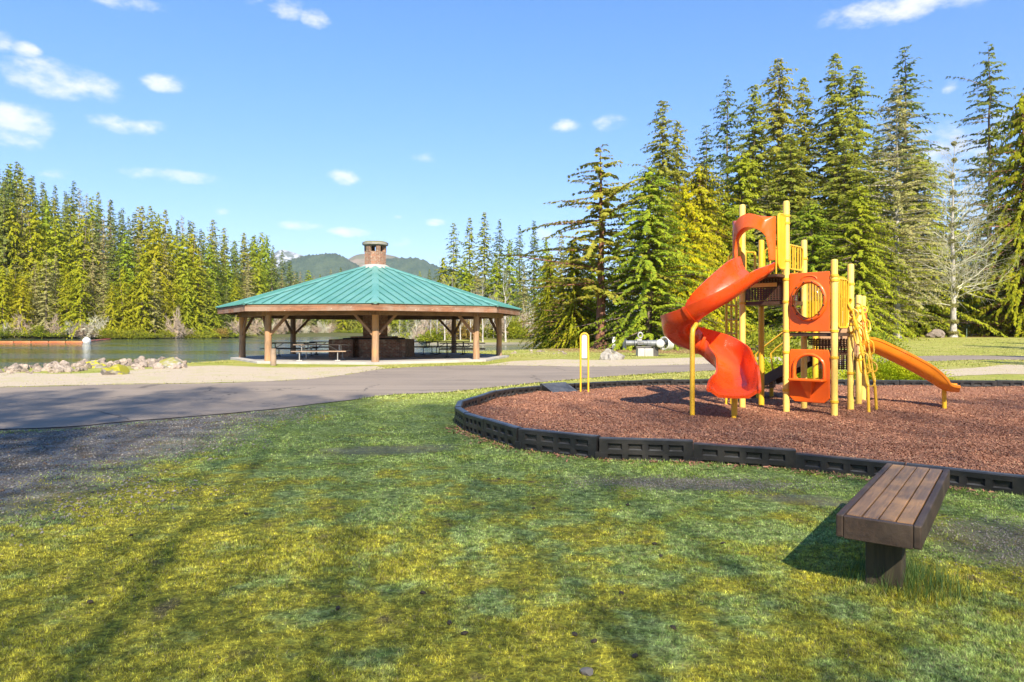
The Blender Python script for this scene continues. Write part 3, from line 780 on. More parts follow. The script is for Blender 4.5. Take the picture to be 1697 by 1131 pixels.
K['hemlock'] = Kind('hemlock_tree', 19, .36, cc(6, 19, 6.6, .03, .32, 8, .16, .38, .42, .38, 1.8, .56, .45, .04, .34, 5), 'hemlock', 'bark', 6)
K['golden'] = Kind('golden_cedar_tree', 17, .26, cc(7, 17, 4.6, .08, .30, 8, .05, .46, .45, .28, 1.8, .52, .95, .03, .3, 5), 'golden', 'bark', 7)
K['pale'] = Kind('thinning_fir_tree', 27, .34, cc(8, 27, 5.4, .08, .38, 8, .25, .30, .42, .22, 1.8, .66, .35, .10, .42, 5), 'pale', 'bark_pale', 8)
K['windswept'] = Kind('spruce_tree', 20, .48, cc(9, 20, 6.2, .26, .55, 7, .18, .24, .46, .42, 2.0, .66, .35, .16, .45, 6), 'fir', 'bark_red', 9, 0.0, 2.4)
K['under'] = Kind('young_hemlock', 8, .12, cc(10, 8, 3.6, .02, .26, 7, .15, .36, .38, .38, 1.6, .55, .45, .04, .3, 4), 'hemlock', 'bark', 10)
# lighter versions for the far shore
K['far1'] = Kind('far_fir', 28, .36, cc(21, 28, 5.0, .06, .52, 7, .25, .38, .66, .42, 1.5, .72, .28, .05, .34, 4), 'fir', 'bark', 21, twigs=False)
K['far2'] = Kind('far_fir', 28, .36, cc(22, 28, 4.5, .08, .54, 7, .25, .40, .66, .40, 1.5, .76, .28, .08, .36, 4), 'fir_dark', 'bark', 22, twigs=False)
K['far3'] = Kind('far_cedar', 20, .30, cc(23, 20, 4.8, .03, .42, 7, .10, .42, .56, .42, 1.5, .58, .55, .05, .34, 4), 'cedar', 'bark', 23, .05, twigs=False)
K['far4'] = Kind('far_thin_fir', 28, .34, cc(24, 28, 4.7, .08, .54, 7, .22, .36, .60, .28, 1.5, .72, .35, .08, .42, 4), 'pale', 'bark', 24, twigs=False)
K['far5'] = Kind('far_hemlock', 24, .32, cc(25, 24, 5.2, .04, .46, 7, .15, .40, .62, .42, 1.5, .64, .45, .05, .34, 4), 'hemlock', 'bark', 25, .02, twigs=False)
# unseen trees, crowns and thin trunks shaped to let part of the sun through
def open_crown(seed, Hh, Rr, n):
    """loose sprays spread evenly through a tall column, so that the shade is light and soft"""
    r = rng(seed); z = r.uniform(.08, 1, n); a = r.uniform(0, 6.283, n); rad = Rr * np.sqrt(r.random(n)) * np.clip((1 - z) * 3.2, .04, 1)
    O = np.stack([np.cos(a) * rad, np.sin(a) * rad, z * Hh], 1); D = unit(np.stack([np.cos(a), np.sin(a), r.normal(-.2, .4, n)], 1) + r.normal(0, .4, (n, 3)))
    l = r.uniform(.08, .13, n); V, Fq = kites(O, D, unit(r.normal(0, .6, (n, 3)) + np.array([0, 0, 1.0])), l, l * .45, .05)
    nb = 60; zb = r.uniform(.1, .97, nb); ab = r.uniform(0, 6.283, nb); rb2 = Rr * .8 * np.clip((1 - zb) * 3.2, .05, 1)
    A = np.stack([0 * zb, 0 * zb, zb * Hh], 1); B = np.stack([np.cos(ab) * rb2, np.sin(ab) * rb2, zb * Hh - .3], 1)
    return V, Fq, A, B, np.full(nb, .02)
K['open'] = Kind('sun_filter_fir', 28, .085, open_crown(31, 28, 4.4, 4800), 'fir', 'bark', 31)

def bare_tree(seed, Hh, r0, spread, levels=4, nb=26, up=.35, dense=1.0, sides=4):
    """leafless tree: stem, limbs, branches, twigs"""
    r = rng(seed); A = []; B = []; ra = []; rb_ = []
    def grow(p, d, L, rad, lev):
        n = 4; q = np.array(p); dd = np.array(d, float)
        for i in range(n):
            d2 = dd + r.normal(0, .13, 3) + np.array([0, 0, .10 * up]); d2 /= np.linalg.norm(d2)
            q2 = q + d2 * L / n; r1 = rad * (1 - i / n * .75); r2 = rad * (1 - (i + 1) / n * .75)
            A.append(q); B.append(q2); ra.append(r1); rb_.append(max(r2, .004))
            if lev > 0:
                for _ in range(2 if r.random() < dense else 1):
                    sdv = r.normal(0, 1, 3); sdv -= d2 * sdv.dot(d2); sdv /= np.linalg.norm(sdv) + 1e-6
                    dn = d2 * r.uniform(.5, .9) + sdv * r.uniform(.6, .9); dn /= np.linalg.norm(dn)
                    grow(q2, dn, L * r.uniform(.34, .52), max(r2 * .55, .005), lev - 1)
            q, dd = q2, d2
    for i in range(nb):
        t = .14 + .84 * (i + r.random()) / nb; a = r.uniform(0, 6.28)
        e = up + .5 * t + r.normal(0, .15); L = spread * (1 - t) ** .75 * r.uniform(.7, 1.15) + .4
        grow((0, 0, Hh * t), (math.cos(a) * math.cos(e), math.sin(a) * math.cos(e), math.sin(e)), L, max(.012, r0 * .32 * (1 - t) ** .6), levels - 2)
    V, Fq = segs(np.array(A), np.array(B), np.array(ra), np.array(rb_), sides)
    return V, Fq
def brush(seed, Hh, n, lean=.5, levels=2):
    r = rng(seed); A = []; B = []; ra = []; rb_ = []
    def grow(p, d, L, rad, lev):
        q = np.array(p, float); dd = np.array(d, float)
        for i in range(3):
            d2 = dd + r.normal(0, .2, 3); d2 /= np.linalg.norm(d2); q2 = q + d2 * L / 3
            A.append(q); B.append(q2); ra.append(rad * (1 - i * .25)); rb_.append(rad * (.75 - i * .25) + .004)
            if lev > 0:
                for _ in range(2): grow(q2, unit((d2 + r.normal(0, .6, 3))[None])[0], L * .5, rad * .55, lev - 1)
            q, dd = q2, d2
    for i in range(n):
        a = r.uniform(0, 6.28); e = r.uniform(.5, 1.45)
        grow((r.normal(0, .25) * Hh * .4, r.normal(0, .25) * Hh * .4, 0), (math.cos(a) * math.cos(e) * lean * 2, math.sin(a) * math.cos(e) * lean * 2, math.sin(e)), Hh * r.uniform(.5, .9), .035, levels)
    return segs(np.array(A), np.array(B), np.array(ra), np.array(rb_), 3)
def leafy(seed, rx, ry, hh, n, size, flat=.3, clump=22):
    """leafy shrub: leaves gathered in clumps over an uneven mound"""
    r = rng(seed); C = r.normal(0, 1, (clump, 3)); C = unit(C) * r.uniform(.45, 1, clump)[:, None]; C[:, 2] = np.abs(C[:, 2])
    idx = r.integers(0, clump, n); Pt = C[idx] + r.normal(0, .20, (n, 3)); Pt[:, 2] = np.abs(Pt[:, 2])
    d = unit(Pt + r.normal(0, .5, (n, 3)) + np.array([0, 0, .3])); O = Pt * np.array([rx, ry, hh])
    nn = unit(np.cross(d, r.normal(0, 1, (n, 3))) + np.array([0, 0, flat * 3]))
    l = size * r.uniform(.6, 1.4, n)
    return kites(O, d, nn, l, l * .42, .05)
BR = [np_mesh('branches', *brush(40 + k, 1.0, 16, .5), M['twig' if k % 2 else 'twig_pale']) for k in range(4)]
LF = [np_mesh('foliage', *leafy(50 + k, 1, 1, 1, 1500, .17), M['shrubleaf']) for k in range(3)] + [np_mesh('foliage', *leafy(53, 1, 1, 1, 1500, .17), M['rust'])]
STEM = np_mesh('stems', *brush(60, .8, 9, .5, 1), M['bark'])
def shrub(x, y, hgt, wid, kind, label, group, z=None):
    o = thing('bare_shrub' if kind < 4 else 'leafy_shrub', label, 'shrub', (x, y, gz(x, y) if z is None else z), rt.uniform(0, 6.28), group)
    o.scale = (wid, wid, hgt)
    if kind < 4: tag(link('branches', BR[kind], None, o), kind='stuff')
    else: tag(link('foliage', LF[kind - 4], None, o), kind='stuff'); tag(link('stems', STEM, None, o), kind='stuff')
    return o

# --- trees on the right, beyond the lawn.  (photo x, top y, distance, kind, width, label)
RIGHT = [
    (1640, 62, 98, 'firthin', 1.0, 'tall dark fir standing alone behind the lawn, open crown with gaps'),
    (1697, 150, 88, 'cedar', .62, 'light green dense cedar beside the tall dark fir on the lawn'),
    (1500, 68, 104, 'fir3', 1.15, 'very tall dark fir behind the pale thinning fir'),
    (1486, 128, 78, 'pale', 1.0, 'thinning yellowish fir with a pale bare trunk at the lawn edge'),
    (1385, 84, 92, 'fir1', 1.1, 'tallest green fir rising behind the window panel of the play tower'),
    (1418, 100, 97, 'fir2', 1.05, 'green fir crowded between the thinning fir and its tallest neighbour'),
    (1290, 88, 92, 'fir2', 1.15, 'dense green fir with narrow tip behind the tall yellow post'),
    (1332, 124, 95, 'fir1', 1.0, 'shorter green fir squeezed between two taller firs'),
    (1250, 136, 90, 'fir1', 1.1, 'bushy green fir behind the top of the spiral slide'),
    (1205, 120, 106, 'firthin', .9, 'thin dark fir with sparse top behind the bushy firs'),
    (1170, 200, 94, 'fir3', 1.0, 'dark fir between the golden cedar and the bushy firs'),
    (1098, 162, 84, 'fir1', .95, 'dark twin-topped fir behind the golden cedar'),
    (1123, 195, 86, 'fir2', .8, 'second slimmer tip of the dark firs behind the golden cedar'),
    (1136, 300, 64, 'golden', 1.0, 'golden yellow weeping cedar beside the bright green hemlock'),
    (1075, 272, 57, 'hemlock', .98, 'wide bright green hemlock behind the old grey turbine'),
    (996, 236, 59, 'windswept', 1.0, 'tall open spruce with bare trunk and flared red base'),
    (950, 395, 62, 'cedar', .78, 'rounded bright green cedar left of the open spruce'),
    (912, 420, 72, 'cedar', .68, 'yellow green cedar at the lake edge past the pavilion'),
    (1030, 430, 66, 'hemlock', .95, 'low green hemlock filling in under the open spruce'),
    (1200, 330, 80, 'hemlock', 1.0, 'broad green hemlock behind the spiral slide'),
    (1345, 330, 74, 'hemlock', .95, 'broad green hemlock behind the round window panel'),
    (1425, 300, 72, 'hemlock', .85, 'broad light green hemlock left of the thinning fir'),
    (1270, 300, 84, 'pale', .85, 'greyish olive fir with thin needles behind the slide tower'),
    (1455, 220, 90, 'fir2', .9, 'green fir directly behind the thinning fir'),
    (1560, 400, 108, 'far5', .9, 'distant green hemlock seen through the bare alder'),
    (1620, 380, 112, 'far5', .9, 'distant green hemlock between the bare alder and the tall dark fir'),
    (1670, 330, 104, 'fir1', .8, 'dark fir half hidden behind the light green cedar'),
    (1230, 250, 86, 'hemlock', 1.0, 'full green hemlock standing in front of the bushy firs left of the tower'),
    (1310, 215, 84, 'fir2', 1.15, 'full green fir directly behind the tall yellow post'),
    (1400, 230, 82, 'fir1', 1.15, 'full green fir behind the two short yellow posts'),
    (1520, 250, 94, 'hemlock', 1.0, 'full green hemlock between the thinning fir and the bare alder'),
    (1160, 270, 78, 'cedar', .85, 'yellow green cedar right of the golden weeping cedar'),
    (980, 410, 70, 'hemlock', .95, 'full green hemlock just behind the open spruce'),
    (1745, 200, 90, 'hemlock', .8, 'dense hemlock at the far end of the lawn'),
    (1740, 60, 110, 'fir3', 1.0, 'dark fir at the far end of the lawn'),
]
for (px, ty, d, k, wd, lb) in RIGHT:
    x = X(px, d); z0 = gz(x, d); hgt = Z(ty, d) - z0
    plant(K[k], x, d, hgt, lb, 'trees beyond the lawn', 1.12 * wd * min(1.25, max(.8, 28 * 1.0 / max(hgt, 1) if K[k].H > 25 else 1)))
# background wood closing the gaps low down on the right
r_ = random.Random(21)
for i in range(22):
    px = 1150 + i * 27 + r_.uniform(-12, 12); d = r_.uniform(112, 135); x = X(px, d); hgt = r_.uniform(15, 22)
    plant(K[r_.choice(['far1', 'far5', 'far2', 'far5'])], x, d, hgt, 'mid-height conifer in the dim wood behind the lawn trees', 'background conifers behind the lawn', 1.15)
for i in range(15):
    px = 1120 + i * 34 + r_.uniform(-14, 14); d = r_.uniform(86, 108); x = X(px, d)
    if 1535 < px < 1690: continue
    plant(K['under'], x, d, r_.uniform(4.5, 8.5), 'young hemlock growing under the tall trees behind the lawn', 'young hemlocks under the tall trees', 1.15)

# the bare pale alder on the lawn
d = 82; x = X(1580, d); z0 = gz(x, d); o = thing('bare_alder_tree', 'leafless pale grey alder on the lawn beside a striped boulder', 'tree', (x, d, z0), .4)
link('trunk', trunk_mb(24, .36, 77, .0, 1.5, 10, .2).mesh('trunk', M['bark_pale'], None, 60), None, o)
tag(link('branches', np_mesh('branches', *bare_tree(77, 24, .26, 8.0, 4, 74, .34, .85), M['twig_pale']), None, o), kind='stuff')
bv = np.empty(len(o.children[1].data.vertices) * 3, np.float32); o.children[1].data.vertices.foreach_get('co', bv); bv = bv.reshape(-1, 3)
rl = rng(79); bv = bv[rl.integers(0, len(bv), 26000)]; nl_ = len(bv); dl = unit(rl.normal(0, 1, (nl_, 3)) + np.array([0, 0, -.4])); ll = rl.uniform(.10, .26, nl_)
lich = kites(bv + rl.normal(0, .08, (nl_, 3)), dl, unit(rl.normal(0, 1, (nl_, 3)) + np.array([0, -.8, .5])), ll, ll * .4)
tag(link('lichen', np_mesh('lichen', *lich, M['pale']), None, o), kind='stuff')

# --- conifers on the point across the channel (photo x 720..920)
for (px, ty, k, wd) in [(735, 425, 'far3', 1.0), (752, 368, 'far1', .95), (778, 359, 'far1', .9), (803, 350, 'far1', 1.0), (828, 362, 'far2', .9), (845, 395, 'far5', 1.0), (861, 372, 'far2', .85), (885, 365, 'far2', .95), (905, 392, 'far5', 1.0), (770, 425, 'far5', 1.1), (822, 420, 'far5', 1.1), (868, 435, 'far4', 1.1), (930, 385, 'far1', .9), (790, 440, 'far4', 1.1), (955, 400, 'far1', 1.0)]:
    d = 128 + r_.uniform(-8, 10); x = X(px, d); z0 = gz(x, d)
    lb = {'far3': 'brownish cedar at the tip of the wooded point', 'far1': 'pointed green fir on the wooded point across the channel', 'far2': 'slim dark fir on the wooded point across the channel', 'far5': 'broad green hemlock on the wooded point across the channel', 'far4': 'olive thin-needled fir on the wooded point across the channel'}[k]
    plant(K[k], x, d, Z(ty, d) - z0, lb, 'trees on the wooded point', wd)

# --- the wooded far shore on the left
prof_x = [-60, 0, 20, 60, 100, 120, 150, 180, 215, 245, 280, 300, 340, 365, 400, 430, 465, 500, 540, 600, 660, 700]
prof_y = [268, 272, 266, 300, 318, 304, 330, 320, 352, 345, 360, 358, 370, 376, 392, 388, 418, 440, 452, 452, 455, 455]
LABF = {'far1': 'green fir in the wood on the far lake shore', 'far2': 'dark fir in the wood on the far lake shore', 'far3': 'bright yellow green cedar at the water line of the far shore', 'far4': 'pale thin-needled fir in the wood on the far lake shore', 'far5': 'leafy green hemlock in the wood on the far lake shore'}
for row in range(4):
    px = -75 + row * 7
    while px < 715:
        px += r_.uniform(13, 22) * (1 if px < 470 else .9)
        dsh = np.interp(px, [-75, 0, 250, 330, 400, 470, 560, 715], [163, 163, 168, 182, 205, 250, 310, 330])
        d = dsh + [3, 12, 28, 48][row] + r_.uniform(-2, 5); x = X(px, d)
        for _ in range(30):
            if lake_sd(np.array([x]), np.array([d]))[0] > 1.5: break
            d += 3; x = X(px, d)
        if px > 640 and row < 1: continue
        top = np.interp(px, prof_x, prof_y); z0 = gz(x, d)
        if row == 0:
            k = r_.choice(['far3', 'far3', 'far5', 'far3', 'far4']) if px < 300 else r_.choice(['far5', 'far4', 'far1', 'far3', 'far2'])
            hgt = r_.uniform(13, 23)
        elif row == 1: k = r_.choice(['far1', 'far4', 'far5', 'far2', 'far3']); hgt = (Z(top, d) - z0) * r_.uniform(.70, .92)
        else: k = r_.choice(['far1', 'far2', 'far1', 'far2', 'far4', 'far5']); hgt = (Z(top + r_.uniform(-12, 16), d) - z0) * (1 if row == 2 else .99)
        hgt = min(max(hgt, 11), 44)
        plant(K[k], x, d, hgt, LABF[k], 'trees on the far lake shore', r_.uniform(.9, 1.2) * (1.0 if hgt < 30 else .88))
# shoreline brush on the far side
SB = ['pale leafless brush along the far water line', 'tan leafless brush along the far water line', 'pale leafless brush along the far water line', 'tan leafless brush along the far water line', 'leafy green shrub along the far water line', 'leafy green shrub along the far water line', 'leafy green shrub along the far water line', 'rust coloured shrub along the far water line']
px = -20
while px < 640:
    px += r_.uniform(9, 19); dsh = np.interp(px, [-75, 0, 250, 330, 400, 470, 560, 715], [161, 161, 166, 176, 198, 240, 296, 322]); d = dsh; x = X(px, d)
    for _ in range(40):
        if lake_sd(np.array([x]), np.array([d]))[0] > .4: break
        d += 2; x = X(px, d)
    k = r_.choice([0, 1, 3, 1, 3, 4, 5, 7, 6]) if px > 250 else r_.choice([1, 4, 0, 6, 3, 5, 3])
    shrub(x, d, r_.uniform(1.6, 5.0) * (1.3 if k < 4 else .5), r_.uniform(2, 4) * (1 if k < 4 else .9), k, SB[k], 'brush on the far shore')
# alders, brush and shrubs on the point behind the pavilion and along the channel
ALD = [np_mesh('branches', *bare_tree(90 + k, 12, .16, 3.6, 4, 20, .7, .5, 3), M['bark_pale']) for k in range(2)]
ALT = trunk_mb(12, .15, 91, .03, 1.3, 6, .3).mesh('trunk', M['bark_pale'], None, 60)
for i, px in enumerate([662, 676, 690, 703, 714, 724, 737, 748, 763, 780, 800, 818, 838]):
    d = 99 + r_.uniform(-2, 8); x = X(px, d)
    for _ in range(40):
        if lake_sd(np.array([x]), np.array([d]))[0] > 1.0: break
        d += 2; x = X(px, d)
    o = thing('bare_alder_sapling', 'white-stemmed leafless alder on the point behind the pavilion', 'tree', (x, d, gz(x, d)), r_.uniform(0, 6), 'white-stemmed alders')
    s = r_.uniform(.6, .95); o.scale = (s, s, s); link('trunk', ALT, None, o); tag(link('branches', ALD[i % 2], None, o), kind='stuff')
for i in range(44):
    px = r_.uniform(655, 1010); d = np.interp(px, [655, 740, 850, 930, 1000], [101, 99, 108, 113, 117]) + r_.uniform(-.5, 5); x = X(px, d)
    for _ in range(40):
        if lake_sd(np.array([x]), np.array([d]))[0] > .6: break
        d += 1.5; x = X(px, d)
    k = r_.choice([1, 3, 0, 2, 4, 5, 6, 7]); shrub(x, d, r_.uniform(1.6, 4.2) * (1.2 if k < 4 else .8), r_.uniform(1.4, 2.6), k, ['pale', 'tan', 'pale', 'tan', 'leafy green', 'leafy green', 'leafy green', 'rust coloured'][k] + (' bare brush' if k < 4 else ' shrub') + ' on the bank across the channel', 'shrubs across the channel')
for i in range(16):     # understory on the right
    px = r_.uniform(1150, 1690); d = r_.uniform(92, 112); k = r_.choice([4, 5, 6, 1, 3, 5]); x = X(px, d)
    shrub(x, d, r_.uniform(.9, 2.4), r_.uniform(1.4, 2.6), k, ('leafy green shrub' if k > 3 else 'tan bare brush') + ' in the shade under the lawn trees', 'understory shrubs')

# junipers right behind the playground
JUN = [np_mesh('foliage', *leafy(70 + k, 1, 1, 1, 9000, .085, .5, 60), M['juniper']) for k in range(2)]
for i, (px, d, hgt, wx, lb) in enumerate([(1278, 19.6, .62, 1.15, 'low yellow green juniper behind the slide tower'), (1330, 19.4, .60, 1.0, 'low yellow green juniper seen through the arched counter window'), (1235, 21.5, .35, .7, 'small low juniper left of the slide tower posts'),
        (1452, 19.5, .70, 1.05, 'low spreading juniper under the top of the straight slide'), (1503, 19.2, .50, 1.0, 'low spreading juniper sloping down along the straight slide'), (1538, 19.0, .26, .75, 'lowest tip of the juniper bed beyond the straight slide')]):
    x = X(px, d); o = thing('juniper_shrub', lb, 'shrub', (x, d, 0), i * 1.3, 'junipers behind the playground'); o.scale = (wx, wx * .8, hgt)
    tag(link('foliage', JUN[i % 2], None, o), kind='stuff'); st = tag(link('stems', STEM, None, o), kind='stuff'); st.scale = (.6, .6, .6)
for i, (px, d) in enumerate([(1242, 42), (1262, 40), (1225, 43), (1290, 41), (1450, 46), (1462, 44)]):
    shrub(X(px, d), d, r_.uniform(.8, 1.3), r_.uniform(1.0, 1.5), 4 + i % 3, 'dark green rounded shrub in the bed beyond the road', 'shrubs beyond the road')

# --- tall conifers behind the photographer: they shade the foreground
for i, (x, y, hgt, k, wd) in enumerate(SHADE):
    plant(K[k], x, y, hgt, 'unseen tall conifer whose shade crosses the grass', 'conifers shading the foreground', wd)

# ------------------------------------------------------------------ pavilion
def wood(name, c1, c2, c3, scale=1.0, axis=0, rough=.8, wet=False):
    m, h, b, out = newmat(name); v = opos(h)
    st = [6, 6, 6]; st[axis] = .5
    g = h.noise(h.mapping(v, tuple(s * scale for s in st)), 3, 5, .65); p = h.noise(v, 1.1 * scale, 4)
    c = h.mix(h.ramp(g, .35, .65), c1, c2); c = h.mix(h.ramp(p, .45, .68), c, c3)
    h.l(c, b.inputs['Base Color']); b.inputs['Roughness'].default_value = rough
    bump(h, b, g, .4, .01); return m
M['timber'] = wood('weathered_timber', (.30, .165, .09), (.19, .105, .06), (.38, .21, .105), 1, 2)
M['log'] = wood('worn_log_post', (.40, .25, .15), (.24, .145, .08), (.52, .26, .10), 1, 2)
M['beam'] = wood('brown_beam', (.25, .135, .075), (.16, .09, .052), (.31, .18, .10), .8, 0)
m, h, b, out = newmat('flaking_fascia'); v = opos(h)
g = h.noise(h.mapping(v, (.6, .6, 5)), 3, 5); p = h.noise(v, .8, 4); fl = h.noise(h.mapping(v, (1, 1, 1.4)), 7, 4, .7)
c = h.mix(h.ramp(g, .35, .65), (.32, .145, .072), (.19, .09, .05)); c = h.mix(h.ramp(p, .42, .62), c, (.30, .20, .14))
c = h.mix(h.math('MULTIPLY', h.ramp(fl, .62, .70), .8), c, (.55, .46, .36))
h.l(c, b.inputs['Base Color']); b.inputs['Roughness'].default_value = .8; M['fascia'] = m
m, h, b, out = newmat('green_metal_roof'); v = opos(h)
c = h.mix(h.ramp(h.noise(v, .7, 4), .35, .65), (.095, .265, .225), (.13, .305, .265))
c = h.mix(h.ramp(h.noise(h.mapping(v, (.5, .5, 2)), 1.4, 5, .7), .55, .75, 0, .45), c, (.19, .33, .29)); oi = h.n('ShaderNodeObjectInfo')
hs = h.n('ShaderNodeHueSaturation'); h.l(c, hs.inputs['Color']); h.l(h.ramp(oi.outputs['Random'], 0, 1, .94, 1.06, False), hs.inputs['Value'])
h.l(hs.outputs[0], b.inputs['Base Color']); b.inputs['Roughness'].default_value = .45; b.inputs['Specular IOR Level'].default_value = .4; M['roof'] = m
M['seam'] = simple('green_seam', (.062, .205, .18), (.07, .22, .19), 2, .45)
m, h, b, out = newmat('old_brick')
def brickmat(h, b, pos, lit=1.0):
    br = h.n('ShaderNodeTexBrick'); h.l(pos, br.inputs['Vector']); br.inputs['Scale'].default_value = 1
    br.inputs['Brick Width'].default_value = .22; br.inputs['Row Height'].default_value = .078; br.inputs['Mortar Size'].default_value = .008
    br.inputs['Color1'].default_value = (.32, .13, .065, 1); br.inputs['Color2'].default_value = (.17, .085, .05, 1); br.inputs['Mortar'].default_value = (.30, .25, .20, 1)
    br.inputs['Bias'].default_value = -.1
    c = h.mix(h.ramp(h.noise(pos, 5, 4), .5, .68), br.outputs['Color'], (.42, .32, .22)); c = h.mix(h.ramp(h.noise(pos, 1.6, 4), .5, .7), c, (.12, .085, .06))
    h.l(c, b.inputs['Base Color']); b.inputs['Roughness'].default_value = .9; bump(h, b, br.outputs['Fac'], -.6, .02)
# unwrap the brick pattern round vertical faces: along the face and up
tcn = h.n('ShaderNodeTexCoord'); sp = h.n('ShaderNodeSeparateXYZ'); h.l(tcn.outputs['Object'], sp.inputs[0])
gn = h.n('ShaderNodeNewGeometry'); sn = h.n('ShaderNodeSeparateXYZ'); h.l(gn.outputs['True Normal'], sn.inputs[0])
u_ = h.math('SUBTRACT', h.math('MULTIPLY', sp.outputs[1], sn.outputs[0]), h.math('MULTIPLY', sp.outputs[0], sn.outputs[1]))
cb = h.n('ShaderNodeCombineXYZ'); h.l(u_, cb.inputs[0]); h.l(sp.outputs[2], cb.inputs[1]); brickmat(h, b, cb.outputs[0]); M['brick'] = m
M['concrete'] = simple('worn_concrete', (.46, .43, .39), (.34, .32, .29), 1.2, .9, bmp=.2)
M['cap'] = stone_mat('mossy_concrete_cap', (.36, .33, .28), (.26, .24, .2), ((.17, .15, .02), .9))
M['soot_and_shade'] = simple('soot_and_shade', (.02, .018, .016), (.03, .028, .025), 3, .95)  # soot on the corbel; also painted shade in the opening and slot
M['steel_dark'] = simple('dark_painted_steel', (.06, .055, .05), (.09, .08, .07), 5, .5)
M['steel_pale'] = simple('galvanised_steel', (.46, .45, .43), (.34, .33, .31), 5, .45, .3)

PC = Vector((X(622, 37.7), 37.7, 0)); RE, RP_ = 8.25, 6.95
a0 = math.atan2(-PC.y, -PC.x)
def oct_(r, k, z): a = a0 + k * math.pi / 4; return Vector((PC.x + r * math.cos(a), PC.y + r * math.sin(a), z))
pav = thing('picnic_pavilion', 'octagonal timber picnic shelter with green metal roof beside the lake', 'pavilion', PC)
def octprism(r, z0, z1, n=8, c=PC, a=a0): return MB().prism([(c.x + r * math.cos(a + k * 2 * math.pi / n), c.y + r * math.sin(a + k * 2 * math.pi / n)) for k in range(n)], z0, z1)
octprism(7.55, -.1, .10).build('concrete_slab', M['concrete'], pav, bevel=.02)
EZ, AZ, AR = 2.72, 5.02, .62
def roofz(r): return EZ + (AZ - EZ) * (RE - r) / (RE - AR)
